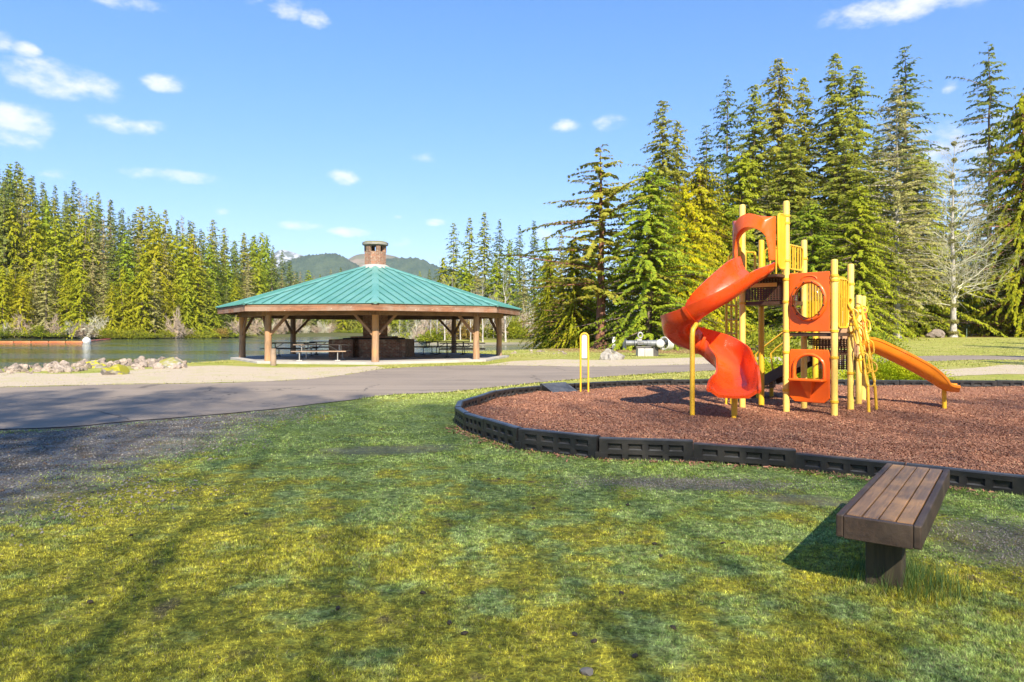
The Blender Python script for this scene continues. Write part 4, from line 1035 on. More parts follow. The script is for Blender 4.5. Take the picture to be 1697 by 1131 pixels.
# roof: a boarded underside, then a standing-seam panel per strip
mb = MB()
for k in range(8):
    p = [oct_(RE - .05, k, EZ - .05), oct_(RE - .05, k + 1, EZ - .05), oct_(AR, k + 1, AZ - .06), oct_(AR, k, AZ - .06)]
    q = [v + Vector((0, 0, -.06)) for v in p]; mb.add(p + q, [(0, 1, 2, 3), (7, 6, 5, 4), (0, 4, 5, 1), (2, 6, 7, 3)])
roof = mb.build('roof', M['beam'], pav)
for k in range(8):
    A_, B_ = oct_(RE, k, EZ), oct_(RE, k + 1, EZ); C1, C0 = oct_(AR, k + 1, AZ), oct_(AR, k, AZ)
    mid = (A_ + B_) / 2; e = (B_ - A_).normalized(); L = (B_ - A_).length; up = ((C0 + C1) / 2 - mid); S = up.length; up.normalize(); nn = e.cross(up)
    if nn.z < 0: nn = -nn
    lt = (C1 - C0).length; n = 14; w_ = L / n
    def smax(x): return S if abs(x) <= lt / 2 else S * (L / 2 - abs(x)) / (L / 2 - lt / 2)
    for i in range(n):
        x0, x1 = -L / 2 + i * w_, -L / 2 + (i + 1) * w_
        ring = [(x0, 0), (x1, 0), (x1, smax(x1))]
        for xc in (lt / 2, -lt / 2):
            if x0 < xc < x1: ring.append((xc, S))
        ring.append((x0, smax(x0)))
        rg = []
        for q in ring:
            if not rg or (abs(q[0] - rg[-1][0]) + abs(q[1] - rg[-1][1])) > 1e-5: rg.append(q)
        if len(rg) > 2 and abs(rg[0][1] - rg[-1][1]) < 1e-5 and abs(rg[0][0] - rg[-1][0]) < 1e-5: rg.pop()
        m_ = len(rg); g = MB(); top = [mid + e * x + up * s + nn * .012 for x, s in rg]; bot = [mid + e * x + up * s - nn * .012 for x, s in rg]
        g.add(top + bot, [tuple(range(m_)), tuple(reversed(range(m_, 2 * m_)))] + [(j, m_ + j, m_ + (j + 1) % m_, (j + 1) % m_) for j in range(m_)])
        g.build('roof_panel', M['roof'], roof)
        if i:
            g = MB(); g.bar(mid + e * x0 + nn * .035, mid + e * x0 + up * smax(x0) + nn * .035, .03, .05, nn); g.build('seam', M['seam'], roof)
    hb = MB(); p0 = A_; p1 = C0; t = (p1 - p0).normalized(); sdv = t.cross(Vector((0, 0, 1))).normalized(); un = sdv.cross(t)
    hb.add([p0 + sdv * .17 + un * .02, p0 + un * .075, p0 - sdv * .17 + un * .02, p1 + sdv * .17 + un * .02, p1 + un * .075, p1 - sdv * .17 + un * .02, p0 - un * .05, p1 - un * .05],
           [(0, 1, 4, 3), (1, 2, 5, 4), (2, 6, 7, 5), (6, 0, 3, 7), (0, 6, 2, 1), (3, 4, 5, 7)]); hb.build('hip_cap', M['roof'], roof)
    # fascia, beam, rafters
    A2, B2 = oct_(RE - .06, k, 0), oct_(RE - .06, k + 1, 0)
    g = MB(); inn = (PC - (A2 + B2) / 2); inn.z = 0; inn.normalize()
    g.add([A2 + Vector((0, 0, 2.40)), B2 + Vector((0, 0, 2.40)), B2 + Vector((0, 0, EZ - .03)), A2 + Vector((0, 0, EZ - .03))] + [v + inn * .07 for v in (A2 + Vector((0, 0, 2.40)), B2 + Vector((0, 0, 2.40)), B2 + Vector((0, 0, EZ - .03)), A2 + Vector((0, 0, EZ - .03)))],
          [(0, 1, 2, 3), (7, 6, 5, 4), (0, 4, 5, 1), (3, 2, 6, 7), (0, 3, 7, 4), (1, 5, 6, 2)]); g.build('fascia_board', M['fascia'], pav)
    pa, pb = oct_(RP_ + .02, k, 2.36), oct_(RP_ + .02, k + 1, 2.36); t = (pb - pa).normalized()
    MB().bar(pa - t * .25, pb + t * .25, .2, .26 + .004 * (k % 2)).build('beam', M['beam'], pav, bevel=.01)
    g = MB(); g.bar(oct_(RE - .2, k, roofz(RE - .2) - .22), oct_(1.0, k, roofz(1.0) - .22), .14, .2); g.build('rafter', M['beam'], pav)
    # post with two knee braces
    ps = oct_(RP_, k, 0); g = MB(); r_l = random.Random(k)
    g.tube([(ps.x, ps.y, .08), (ps.x, ps.y, .6), (ps.x + r_l.uniform(-.015, .015), ps.y, 1.3), (ps.x, ps.y, 2.235)], [.175, .165, .16, .15], 10)
    post = g.build('post', M['log'], pav, 50)
    for s_ in (1, -1):
        q = oct_(RP_, k + s_, 0); t = (q - ps).normalized()
        MB().bar(ps + t * .10 + Vector((0, 0, 1.33)), ps + t * 1.0 + Vector((0, 0, 2.26)), .10, .12).build('knee_brace', M['timber'], post)

# fireplace and chimney
fp = thing('brick_fireplace', 'brick fireplace with chimney rising through the green pavilion roof', 'fireplace', PC + Vector((0, 0, .1)))
MB().prism([(PC.x - 2.15, PC.y - 1.6), (PC.x - .85, PC.y - 1.75), (PC.x - .85, PC.y - 1.2), (PC.x - .5, PC.y - 1.2), (PC.x - .5, PC.y - 1.78), (PC.x + 1.9, PC.y - 1.6), (PC.x + 1.95, PC.y + 1.5), (PC.x - 2.15, PC.y + 1.5)], .1, 1.05).build('hearth_wall', M['brick'], fp)
MB().box((PC.x - .675, PC.y - 1.17, .55), (.34, .03, .85)).build('opening_shade', M['soot_and_shade'], fp)  # dark sheet that paints the shade inside the fireplace opening
for i, (w_, z) in enumerate(((2.9, 1.09), (2.2, 1.17))): MB().box((PC.x, PC.y - .1, z), (w_, 2.6 - .5 * i, .08)).build('corbel', M['soot_and_shade' if i == 0 else 'brick'], fp)
MB().prism([(PC.x + .72 * math.cos(a), PC.y + .72 * math.sin(a)) for a in [a0 + math.pi / 8 + k * math.pi / 4 for k in range(8)]], 1.2, 4.75).build('lower_stack', M['brick'], fp)
MB().prism([(PC.x + .62 * math.cos(a), PC.y + .62 * math.sin(a)) for a in [a0 + math.pi / 8 + k * math.pi / 4 for k in range(8)]], 4.74, 5.86).build('chimney_stack', M['brick'], fp)
MB().lathe([(.95, 4.92), (.70, 5.10), (.64, 5.14)], PC, seg=16).build('flashing', M['concrete'], fp, 40)
for k in range(6):
    a = a0 + k * math.pi / 3 + .3; MB().box((PC.x + .5 * math.cos(a), PC.y + .5 * math.sin(a), 6.04), (.18, .22, .40), a).build('chimney_pier', M['brick'], fp)
mb = MB(); mb.lathe([(.60, 6.22), (.70, 6.24), (.72, 6.36), (.62, 6.42)], PC, seg=18); mb.build('chimney_cap', M['cap'], fp, 35)

# picnic tables
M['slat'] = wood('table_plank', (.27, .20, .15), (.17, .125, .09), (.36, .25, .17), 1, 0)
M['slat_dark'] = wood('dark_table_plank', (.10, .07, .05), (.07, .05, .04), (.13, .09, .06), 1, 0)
def picnic_table(x, y, rz, L, label, pale):
    t = thing('picnic_table', label, 'picnic table', (x, y, .1), rz, 'picnic tables in the pavilion')
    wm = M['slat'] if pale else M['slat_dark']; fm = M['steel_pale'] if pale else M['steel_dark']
    def prt(mb, n, m_, sm=0): o = link(n, mb.mesh(n, m_, None, sm), None, t); return o
    for j in range(4): prt(MB().box((0, -.285 + j * .19, .755), (L, .17, .045)), 'tabletop_plank', wm)
    for s_ in (-1, 1):
        for j in (0, 1): prt(MB().box((0, s_ * (.63 + j * .16), .45), (L, .145, .045)), 'seat_plank', wm)
    for e in (-1, 1):
        xx = e * (L / 2 - .38); g = MB()
        for s_ in (-1, 1):
            g.tube([(xx, s_ * .79, .02), (xx, s_ * .79, .40), (xx, s_ * .74, .425), (xx, s_ * .05, .425)], .025, 6)
            g.tube([(xx, s_ * .28, .425), (xx, s_ * .28, .73)], .025, 6); g.tube([(xx - .13, s_ * .79, .02), (xx + .13, s_ * .79, .02)], .022, 6)
        g.tube([(xx, -.36, .722), (xx, .36, .722)], .022, 6); g.tube([(xx - e * .05, 0, .43), (xx - e * .55, 0, .72)], .018, 6)
        prt(g, 'leg_frame', fm, 50)
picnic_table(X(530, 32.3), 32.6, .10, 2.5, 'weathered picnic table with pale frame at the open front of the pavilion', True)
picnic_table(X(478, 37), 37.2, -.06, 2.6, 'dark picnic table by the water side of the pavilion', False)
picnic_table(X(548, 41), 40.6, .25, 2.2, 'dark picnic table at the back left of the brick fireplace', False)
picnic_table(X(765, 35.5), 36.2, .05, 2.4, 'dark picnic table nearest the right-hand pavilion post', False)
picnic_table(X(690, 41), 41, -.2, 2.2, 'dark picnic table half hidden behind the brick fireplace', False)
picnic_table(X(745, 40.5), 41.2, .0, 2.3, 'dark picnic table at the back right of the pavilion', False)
o = MB().tube([(X(453, 29.6), 29.6, -.05), (X(453, 29.6), 29.6, .5), (X(453, 29.6) + .01, 29.6, .74)], [.125, .12, .11], 10).build('stub_post', M['slat'], None, 40)
tag(o, 'short pale wooden stub post in front of a pavilion post', 'post')

# ------------------------------------------------------------------ play structure
M['orange'] = plastic('orange_plastic', (.80, .135, .008), (.74, .105, .007), .26, .3)
M['slide'] = plastic('red_orange_slide', (.80, .078, .006), (.72, .062, .006), .20, .5)
M['tangerine'] = plastic('sunlit_orange_slide', (.84, .26, .014), (.80, .20, .012), .22, .5)  # base colour lightened to stand for sun on the slide
M['yellow'] = plastic('yellow_paint', (.78, .47, .022), (.70, .40, .02), .34, .15)
M['cream'] = plastic('pale_yellow_post', (.85, .62, .16), (.79, .53, .10), .38, .1)  # paler yellow than the other painted parts
M['tan'] = simple('tan_plastic', (.56, .34, .19), (.50, .30, .17), 1.5, .4)
M['brown'] = simple('brown_coated_steel', (.050, .026, .016), (.07, .04, .025), 3, .5)
M['white'] = simple('white_panel', (.80, .80, .78), (.74, .74, .72), 3, .4)
m, h, b, out = newmat('perforated_brown_deck'); v = opos(h)
ck = h.n('ShaderNodeTexVoronoi'); ck.inputs['Scale'].default_value = 26; ck.inputs['Randomness'].default_value = 0; h.l(v, ck.inputs['Vector'])
b.inputs['Base Color'].default_value = (.07, .034, .02, 1); b.inputs['Roughness'].default_value = .5
tr = h.n('ShaderNodeBsdfTransparent'); mx = h.n('ShaderNodeMixShader'); h.l(h.math('LESS_THAN', ck.outputs['Distance'], .43), mx.inputs[0])
h.l(b.outputs[0], mx.inputs[1]); h.l(tr.outputs[0], mx.inputs[2]); h.l(mx.outputs[0], out.inputs[0]); M['perf'] = m
m, h, b, out = newmat('clear_bubble'); tr = h.n('ShaderNodeBsdfTransparent'); tr.inputs[0].default_value = (.93, .93, .9, 1); gl = h.n('ShaderNodeBsdfGlossy'); gl.inputs['Roughness'].default_value = .05
fr = h.n('ShaderNodeFresnel'); fr.inputs[0].default_value = 1.5; mx = h.n('ShaderNodeMixShader'); h.l(h.math('MULTIPLY', fr.outputs[0], 1.5, clamp=True), mx.inputs[0]); h.l(tr.outputs[0], mx.inputs[1]); h.l(gl.outputs[0], mx.inputs[2]); h.l(mx.outputs[0], out.inputs[0]); M['bubble'] = m

TH = R(46); U = Vector((math.cos(TH), math.sin(TH), 0)); Vv = Vector((-math.sin(TH), math.cos(TH), 0)); S_ = .82; UP = Vector((0, 0, 1))
A = Vector((4.89, 12.16, 0)); B1 = A + Vv * S_; C_ = A + U * S_; B2 = B1 + U * S_; D_ = A - Vv * S_; E_ = D_ + U * S_
F_ = Vector((6.74, 13.26, 0)); G_ = Vector((7.18, 13.95, 0)); nFG = Vector((.84, -.54, 0)); F2 = F_ - nFG * .78; G2 = G_ - nFG * .78
ps = thing('play_structure', 'orange and yellow playground tower with spiral slide on red wood chips', 'play structure', (A.x, A.y, .05))
def zat(p, dz=0): return Vector((p.x, p.y, dz))
DK1, DK0, DK2, DK3 = 2.50, 2.0, 1.47, 1.10
posts = [(A, 3.82, (.45, 1.12, 1.5, 2.02, 2.42, 2.75, 3.42, 3.55)), (B1, 3.86, (.5, 2.02, 2.6, 3.4)), (B2, 3.28, (2.0, 2.75)), (C_, 3.20, (.5, 1.5, 2.5, 2.85)), (D_, 2.72, (.30, 1.05, 1.50, 2.36, 2.44)), (E_, 2.70, (.75, 1.47, 1.62, 2.34)),
         (F_, 2.20, (.95, 1.12, 1.95)), (G_, 2.22, (1.1, 1.9)), (F2, 2.1, (1.1,)), (G2, 2.1, (1.1,))]
for i, (p, top, cols) in enumerate(posts):
    g = MB(); g.lathe([(.056, -.05), (.056, top - .03), (.050, top - .008), (.034, top)], (p.x, p.y, 0), seg=14)
    po = g.build('post', M['cream' if i in (0, 4, 5, 6, 7, 1, 3) else 'yellow'], ps, 40)
    for zc in cols:
        g = MB(); g.lathe([(.058, -.022), (.068, -.018), (.068, .018), (.058, .022)], (p.x, p.y, zc), seg=14, cap=False)
        g.build('collar', M['yellow'], po, 40)
def quad_deck(pts, z, th, name, mat):
    g = MB(); g.prism([(p.x, p.y) for p in pts], z - th, z); return g.build(name, M[mat], ps)
quad_deck([A, C_, B2, B1], DK1, .05, 'deck', 'brown'); quad_deck([A + (C_ - A) * .02, C_, B2, B1], DK0 + .05, .07, 'deck', 'brown')
quad_deck([D_, E_, C_, A], DK2, .06, 'deck', 'brown'); quad_deck([F_, G_, G2, F2], DK3, .06, 'deck', 'brown')
out1 = -U; ob = .40; A1 = A + out1 * ob; B11 = B1 + out1 * ob
quad_deck([A1, A, B1, B11], DK1 - .003, .045, 'entry_deck', 'brown')
g = MB(); mid = (A + B1) / 2 + out1 * .01; g.bar(zat(A, 2.27) + Vv * .06, zat(B1, 2.27) - Vv * .06, .008, .42); g.build('riser_panel', M['perf'], ps)
g = MB(); g.bar(zat(A, 2.335) + Vv * .15 + out1 * .05, zat(B1, 2.335) - Vv * .1 + out1 * .05, .03, .07); g.build('riser_rail', M['cream'], ps)
g = MB(); g.bar(zat(C_, 2.27) + Vv * .06, zat(B2, 2.27) - Vv * .06, .008, .42); g.build('riser_panel', M['perf'], ps)
def barrier(p, q, z0, z1, n, name='barrier', inset=.06, mat='yellow', r=.013):
    """railing of vertical bars in a rounded tube frame"""
    t = (q - p); L = t.length; t.normalize(); a = p + t * inset; b_ = q - t * inset; g = MB(); c = .09
    fr = [zat(a, z0 + c), zat(a, z1 - c), zat(a + t * c * .3, z1 - c * .3), zat(a + t * c, z1), zat(b_ - t * c, z1), zat(b_ - t * c * .3, z1 - c * .3), zat(b_, z1 - c), zat(b_, z0 + c), zat(b_ - t * c * .3, z0 + c * .3), zat(b_ - t * c, z0), zat(a + t * c, z0), zat(a + t * c * .3, z0 + c * .3)]
    g.tube(fr, .019, 7, closed=True); o = g.build(name, M[mat], ps, 50)
    for k in range(n):
        x = a + t * (L - 2 * inset) * (k + 1) / (n + 1); MB().tube([zat(x, z0), zat(x, z1)], r, 6).build('bar', M[mat], o, 50)
    return o
barrier(A, A1, 2.60, 3.56, 5, inset=.045, r=.016); barrier(B1, B11, 2.60, 3.50, 5, inset=.045, r=.016)
barrier(B2, C_, 2.58, 3.10, 5); barrier(A, C_, 2.62, 3.05, 5); barrier(C_, E_, 1.56, 2.46, 13, r=.019); barrier(D_ + U * .08, E_ - U * .08, 1.56, 2.40, 4)
# hood over the slide entrance
hc = (A1 + B11) / 2; hx = (A1 - B11).normalized(); hn = out1
def arch_ring(w2, z_bot, z_spring, n=28, shape='arch'):
    """closed outline, same number of points whatever the shape"""
    pts = []
    for k in range(n):
        t = k / n
        if t < .25: pts.append((w2 - 2 * w2 * t / .25, z_bot))
        elif t < .4: pts.append((-w2, z_bot + (z_spring - z_bot) * (t - .25) / .15))
        elif t < .85:
            a = math.pi - math.pi * (t - .4) / .45; pts.append((w2 * math.cos(a), z_spring + w2 * math.sin(a)))
        else: pts.append((w2, z_spring - (z_spring - z_bot) * (t - .85) / .15))
    return pts
def rect_ring(w2, z0, z1, n=28):
    pts = []
    for k in range(n):
        t = k / n
        if t < .25: pts.append((w2 - 2 * w2 * t / .25, z0))
        elif t < .4: pts.append((-w2, z0 + (z1 - z0) * (t - .25) / .15))
        elif t < .85: pts.append((-w2 + 2 * w2 * (t - .4) / .45, z1))
        else: pts.append((w2, z1 - (z1 - z0) * (t - .85) / .15))
    return pts
zb = 2.74; inner = [(a, max(b_, zb - .3)) for a, b_ in arch_ring(.27, zb - .3, 3.02)]
outer = rect_ring(.39, zb, 3.50)
# legs of the hood: the opening runs out at the bottom, so build it as an arch band
g = MB(); n = 22; V0 = []
for k in range(n + 1):
    t = k / n; a = math.pi * t
    ix, iz = .30 * math.cos(a), 3.03 + .30 * math.sin(a)
    if t < .12: ix, iz = .31, zb + (3.0 - zb) * t / .12
    if t > .88: ix, iz = -.31, zb + (3.0 - zb) * (1 - t) / .12
    sx = max(-1, min(1, 1.35 * math.cos(a))); oz = min(3.50, 3.0 + .95 * math.sin(a)); ox = .39 * sx
    if t < .12: ox, oz = .39, zb + .0 + (3.1 - zb) * t / .12
    if t > .88: ox, oz = -.39, zb + (3.1 - zb) * (1 - t) / .12
    mx_, mz_ = .62 * ix + .38 * ox, .62 * iz + .38 * oz; bul = .05 + .17 * math.sin(math.pi * t) ** 1.4
    for (x_, z_, d_) in ((ox, oz, .0), (ox, oz, .035), (mx_ + .0, mz_ + .17 * math.sin(a) ** 2, .04 + bul), (ix, iz, .05 + bul), (ix * .97, iz - .02, .02 + bul * .8), (ix, iz, 0)):
        V0.append(zat(hc, 0) + hx * x_ + hn * d_ + UP * z_)
m_ = 6; g.add(V0, [(i * m_ + j, i * m_ + (j + 1) % m_, (i + 1) * m_ + (j + 1) % m_, (i + 1) * m_ + j) for i in range(n) for j in range(m_)] + [tuple(range(m_)), tuple(reversed(range(n * m_, n * m_ + m_)))])
g.build('slide_hood', M['orange'], ps, 42)

# spiral slide
cl = [(4.46, 12.28, 2.53), (4.12, 11.97, 2.34), (3.68, 11.80, 2.03), (3.30, 11.83, 1.77), (3.02, 12.05, 1.55), (3.02, 12.36, 1.36), (3.28, 12.56, 1.19), (3.62, 12.46, 1.02), (3.83, 12.05, .79), (3.78, 11.55, .55), (3.62, 11.12, .47), (3.55, 10.93, .455)]
pth = spline(cl, 8); np_ = len(pth)
def chute(w2, hl, hr, lip, t=.028):
    ins = [(w2 + lip, hl), (w2, hl), (w2 * .97, hl * .55), (w2 * .86, .10), (w2 * .6, .02), (0, 0), (-w2 * .6, .02), (-w2 * .86, .10), (-w2 * .97, hr * .55), (-w2, hr), (-w2 - lip, hr)]
    outs = [(-w2 - lip, hr - t), (-w2 - t, hr - t), (-w2 * .97 - t, hr * .5), (-w2 * .88 - t, .06), (-w2 * .62, -t), (0, -t - .01), (w2 * .62, -t), (w2 * .88 + t, .06), (w2 * .97 + t, hl * .5), (w2 + t, hl - t), (w2 + lip, hl - t)]
    return ins + outs
profs = []
for i in range(np_):
    t = i / (np_ - 1); w2 = .265 + .115 * sstep((t - .74) / .22) + .03 * (1 - sstep(t / .12)); e = float(sstep((t - .87) / .13)); s0 = float(sstep(t / .1))
    tn = float(sstep((t - .30) / .2))
    hl = ((.20 + .04 * s0) * (1 - tn) + .46 * tn) * (1 - e) + .11 * e; hr = ((.36 + .06 * s0) * (1 - tn) + .26 * tn) * (1 - e) + .11 * e
    profs.append(chute(float(w2), hl, hr, .03 + .01 * e))
g = MB(); g.sweep(pth, profs); sl = g.build('spiral_slide', M['slide'], ps, 50)
for tk in (26, 50):      # moulded joint flanges between chute sections
    g = MB(); pr = chute(*((.285, .25, .43) if tk == 26 else (.285, .48, .28)), .035, .045); g.sweep(pth[tk:tk + 2], [pr, pr]); g.build('joint_flange', M['slide'], sl, 50)
g = MB(); g.tube([(3.04, 11.50, 0), (3.04, 11.50, 1.42), (3.06, 11.53, 1.53), (3.14, 11.60, 1.62)], .042, 10); g.build('support_post', M['yellow'], sl, 50)
g = MB(); g.tube([(3.67, 11.28, 0), (3.67, 11.28, .44)], .04, 10); g.tube([(3.80, 11.62, 0), (3.80, 11.62, .50)], .04, 10); g.build('support_post', M['yellow'], sl, 50)

# ladder on the left of the tower
lm = (B1 + B2) / 2 + Vv * .42; lu = U; g = MB(); top = (B1 + B2) / 2 + Vv * .04
for s_ in (-.21, 0, .21):
    b_ = lm + lu * s_; tp = top + lu * s_
    if s_ == 0: g.tube([zat(b_, 0), zat(b_, 2.30)], .024, 7)
    else: g.tube([zat(b_, 0), zat(b_, 2.62), zat(b_ - Vv * .05, 2.92), zat(b_ - Vv * .16, 3.05), zat(tp, 3.02), zat(tp, 2.55)], .026, 7)
la = g.build('ladder', M['yellow'], ps, 50)
for zr in (.35, .62, .90, 1.17, 1.45, 1.72, 2.0, 2.28): MB().tube([zat(lm - lu * .21, zr), zat(lm + lu * .21, zr)], .022, 7).build('rung', M['yellow'], la, 50)

# window panel and counter panel between A and D
pc = (A + D_) / 2; px_ = (D_ - A).normalized(); pn = -U
def ring_out(w2, z0, z1, n=32):
    pts = []; cz = (z0 + z1) / 2; hh = (z1 - z0) / 2
    for k in range(n):
        a = 2 * math.pi * k / n; c_, s_ = math.cos(a), math.sin(a); sc = 1 / max(abs(c_) / w2, abs(s_) / hh); pts.append((c_ * sc, cz + s_ * sc))
    return pts
wz = 2.03; circ = [(.245 * math.cos(2 * math.pi * k / 32), wz + .305 * math.sin(2 * math.pi * k / 32)) for k in range(32)]
g = MB(); g.plate_hole(pc + pn * .01, px_, UP, pn, ring_out(.345, 1.49, 2.52), circ, .05); wp = g.build('window_panel', M['orange'], ps, bevel=.012)
g = MB(); rg = [pc + pn * .045 + px_ * (.272 * math.cos(2 * math.pi * k / 36)) + UP * (wz + .332 * math.sin(2 * math.pi * k / 36)) for k in range(36)]; g.tube(rg, .036, 9, closed=True); g.build('window_ring', M['orange'], wp, 60)
g = MB(); g.lathe([(.27, .02), (.26, .07), (.22, .12), (.15, .155), (.07, .17), (.001, .173)], pc + UP * wz + pn * .02, pn, 28, cap=False); g.v = [tuple(Vector(v) + UP * (v[2] - wz) * .14) for v in g.v]; g.build('bubble_window', M['bubble'], wp, 60)
for k in range(12):
    a = 2 * math.pi * (k + .5) / 12; g = MB(); g.lathe([(.013, 0), (.013, .012), (.006, .018)], pc + pn * .082 + px_ * .272 * math.cos(a) + UP * (wz + .332 * math.sin(a)), pn, 8); g.build('bolt', M['brown'], wp)
g = MB(); g.tube([pc + pn * .03 + px_ * (.13 * math.cos(a)) + UP * (2.40 + .06 * math.sin(a)) for a in [math.pi * k / 8 for k in range(9)]], .018, 6); g.build('grip', M['orange'], wp, 50)
cz0, cz1 = .26, 1.18
ar = []
for k in range(32):
    a = 2 * math.pi * k / 32; c_, s_ = math.cos(a), math.sin(a)
    if s_ >= 0: ar.append((.235 * c_, .87 + .20 * s_))
    else:
        sc = 1 / max(abs(c_) / .235, abs(s_) / .20); ar.append((c_ * sc, .87 + s_ * sc))
oo = ring_out(.345, cz0, cz1); oo = [(x_, .72 + (z_ - .72)) for x_, z_ in oo]
g = MB(); g.plate_hole(pc + pn * .01, px_, UP, pn, [(x_, z_) for x_, z_ in [(o_[0], o_[1]) for o_ in [((lambda c_, s_: (c_ / max(abs(c_) / .345, (s_ / (cz1 - .86)) if s_ > 0 else (-s_ / (.86 - cz0)), 1e-6), .86 + s_ / max(abs(c_) / .345, (s_ / (cz1 - .86)) if s_ > 0 else (-s_ / (.86 - cz0)), 1e-6)))(math.cos(2 * math.pi * k / 32), math.sin(2 * math.pi * k / 32))) for k in range(32)]]], ar, .05)
cp = g.build('counter_panel', M['orange'], ps, bevel=.012)
g = MB(); g.tube([pc + pn * .04 + px_ * x_ + UP * z_ for x_, z_ in ([(.258, .66)] + [(.258 * math.cos(math.pi * k / 12), .87 + .225 * math.sin(math.pi * k / 12)) for k in range(13)] + [(-.258, .66)])], .028, 8); g.build('window_arch', M['orange'], cp, 60)
g = MB(); g.obox(pc + pn * .12 + UP * .655, px_ * .29, pn * .11, UP * .018); g.build('shelf', M['orange'], cp, bevel=.01)
g = MB(); q = pc + UP * .637; g.add([q + pn * .2 - px_ * .10, q + pn * .2 + px_ * .10, q + pn * .035 + px_ * .13, q + pn * .035 - px_ * .13, q + pn * .04 - UP * .30 + px_ * .02, q + pn * .04 - UP * .30 - px_ * .02], [(0, 1, 2, 3), (0, 5, 4, 1), (1, 4, 2), (0, 3, 5), (2, 4, 5, 3)]); g.build('bracket', M['orange'], cp)

# chain-link climber between E and F
def pix(px, py, d): return Vector((X(px, d), d, Z(py, d)))
cs1 = [pix(1391, 497, 12.25), pix(1402, 496, 12.15), pix(1410, 510, 12.1), pix(1418, 533, 12.05), pix(1426, 566, 12.0), pix(1433, 606, 11.95), pix(1439, 648, 11.85), pix(1440, 684, 11.8)]
cs2 = [pix(1420, 503, 13.1), pix(1428, 508, 12.8), pix(1433, 535, 12.6), pix(1439, 570, 12.45), pix(1445, 606, 12.35), pix(1450, 640, 12.28), pix(1453, 680, 12.25)]
c1 = [Vector(q) for q in spline([tuple(p) for p in cs1], 6)]; c2 = [Vector(q) for q in spline([tuple(p) for p in cs2], 6)]
g = MB(); g.tube([c1[k] for k in range(0, len(c1))], .016, 8); g.tube([c2[k] for k in range(0, len(c2))], .016, 8)
g.tube([c1[-8], Vector((c1[-1].x, c1[-1].y, 0))], .026, 8); g.tube([c2[-7], Vector((c2[-1].x, c2[-1].y, 0))], .026, 8)
ch = g.build('chain_climber', M['yellow'], ps, 50)
nl = 8
for side in (c1, c2):
    for k in range(nl):
        i0 = int(6 + k * (len(side) - 14) / nl); i1 = int(6 + (k + 1.25) * (len(side) - 14) / nl); p, q = side[i0], side[min(i1, len(side) - 1)]
        t = (q - p); L = t.length; t.normalize(); sv = (Vector((.62, .78, 0)) if k % 2 else Vector((.84, -.54, 0))); sv = (sv - t * sv.dot(t)).normalized(); c_ = (p + q) / 2; w_ = .075
        lp = [c_ + t * (L / 2 - w_) + (t * math.sin(a) + sv * math.cos(a)) * w_ for a in [math.pi * j / 6 for j in range(7)]] + [c_ - t * (L / 2 - w_) + (-t * math.sin(a) - sv * math.cos(a)) * w_ for a in [math.pi * j / 6 for j in range(7)]]
        MB().tube(lp, .016, 6, closed=True).build('chain_link', M['yellow'], ch, 50)
for k in range(6):
    f = .25 + k * .11; i0 = int(f * len(c1)); i1 = int(f * len(c2)); m_ = (c1[i0] + c2[i1]) / 2 - UP * .07
    MB().tube([c1[i0], c1[i0] * .6 + m_ * .4 - UP * .03, m_, c2[i1] * .6 + m_ * .4 - UP * .03, c2[i1]], .012, 6).build('rung', M['yellow'], ch, 50)

# steps between the decks, lower deck, transfer station
for k in range(2):
    c_ = (C_ + E_) / 2 + U * (.16 + .26 * k); zz = DK2 - .12 - .13 * k
    g = MB(); g.obox(c_ + UP * zz, Vv * .34, U * .13, UP * .014); g.build('step', M['perf'], ps)
    g = MB(); g.obox(c_ - U * .13 + UP * (zz - .06), Vv * .34, U * .006, UP * .06); g.build('step_riser', M['perf'], ps)
ta = Vector((5.55, 14.75, 0)); tb = (F2 + G2) / 2 - nFG * .05; tv = (ta - tb).normalized(); tw = Vector((-tv.y, tv.x, 0)); nst = 4
stl = None
for s_ in (-1, 1):
    g = MB(); g.bar(zat(tb + tw * s_ * .36, 1.0), zat(ta + tw * s_ * .36, .42), .04, .20); o_ = g.build('stair_stringer', M['brown'], ps)
    stl = stl or o_
for k in range(nst):
    f = (k + .5) / nst; c_ = tb.lerp(ta, f); zz = 1.06 - .60 * f
    g = MB(); g.obox(c_ + UP * zz, tw * .34, tv * .14, UP * .014); g.build('step', M['perf'], ps)
    g = MB(); g.obox(c_ + tv * .14 + UP * (zz - .07), tw * .34, tv * .006, UP * .06); g.build('step_riser', M['perf'], ps)
tc_ = ta + tv * .38
g = MB(); g.obox(tc_ + UP * .44, tv * .38, tw * .40, UP * .03); g.build('transfer_platform', M['brown'], ps)
g = MB(); g.obox(tc_ + UP * .335, tv * .37, tw * .395, UP * .075); g.build('platform_skirt', M['perf'], ps)
for s1 in (-1, 1):
    for s2 in (-1, 1): q = tc_ + tv * .3 * s1 + tw * .33 * s2; MB().tube([zat(q, 0), zat(q, .41)], .045, 10).build('platform_leg', M['yellow'], ps, 50)
for s_ in (-1, 1):
    hr = [zat(tb + tw * s_ * .38, 1.75), zat(tb + tv * .2 + tw * s_ * .38, 1.72), zat(ta + tw * s_ * .38, 1.12), zat(ta + tv * .12 + tw * s_ * .38, 1.0), zat(ta + tv * .05 + tw * s_ * .38, .46)]
    MB().tube(hr, .02, 7).build('handrail', M['yellow'], ps, 50)
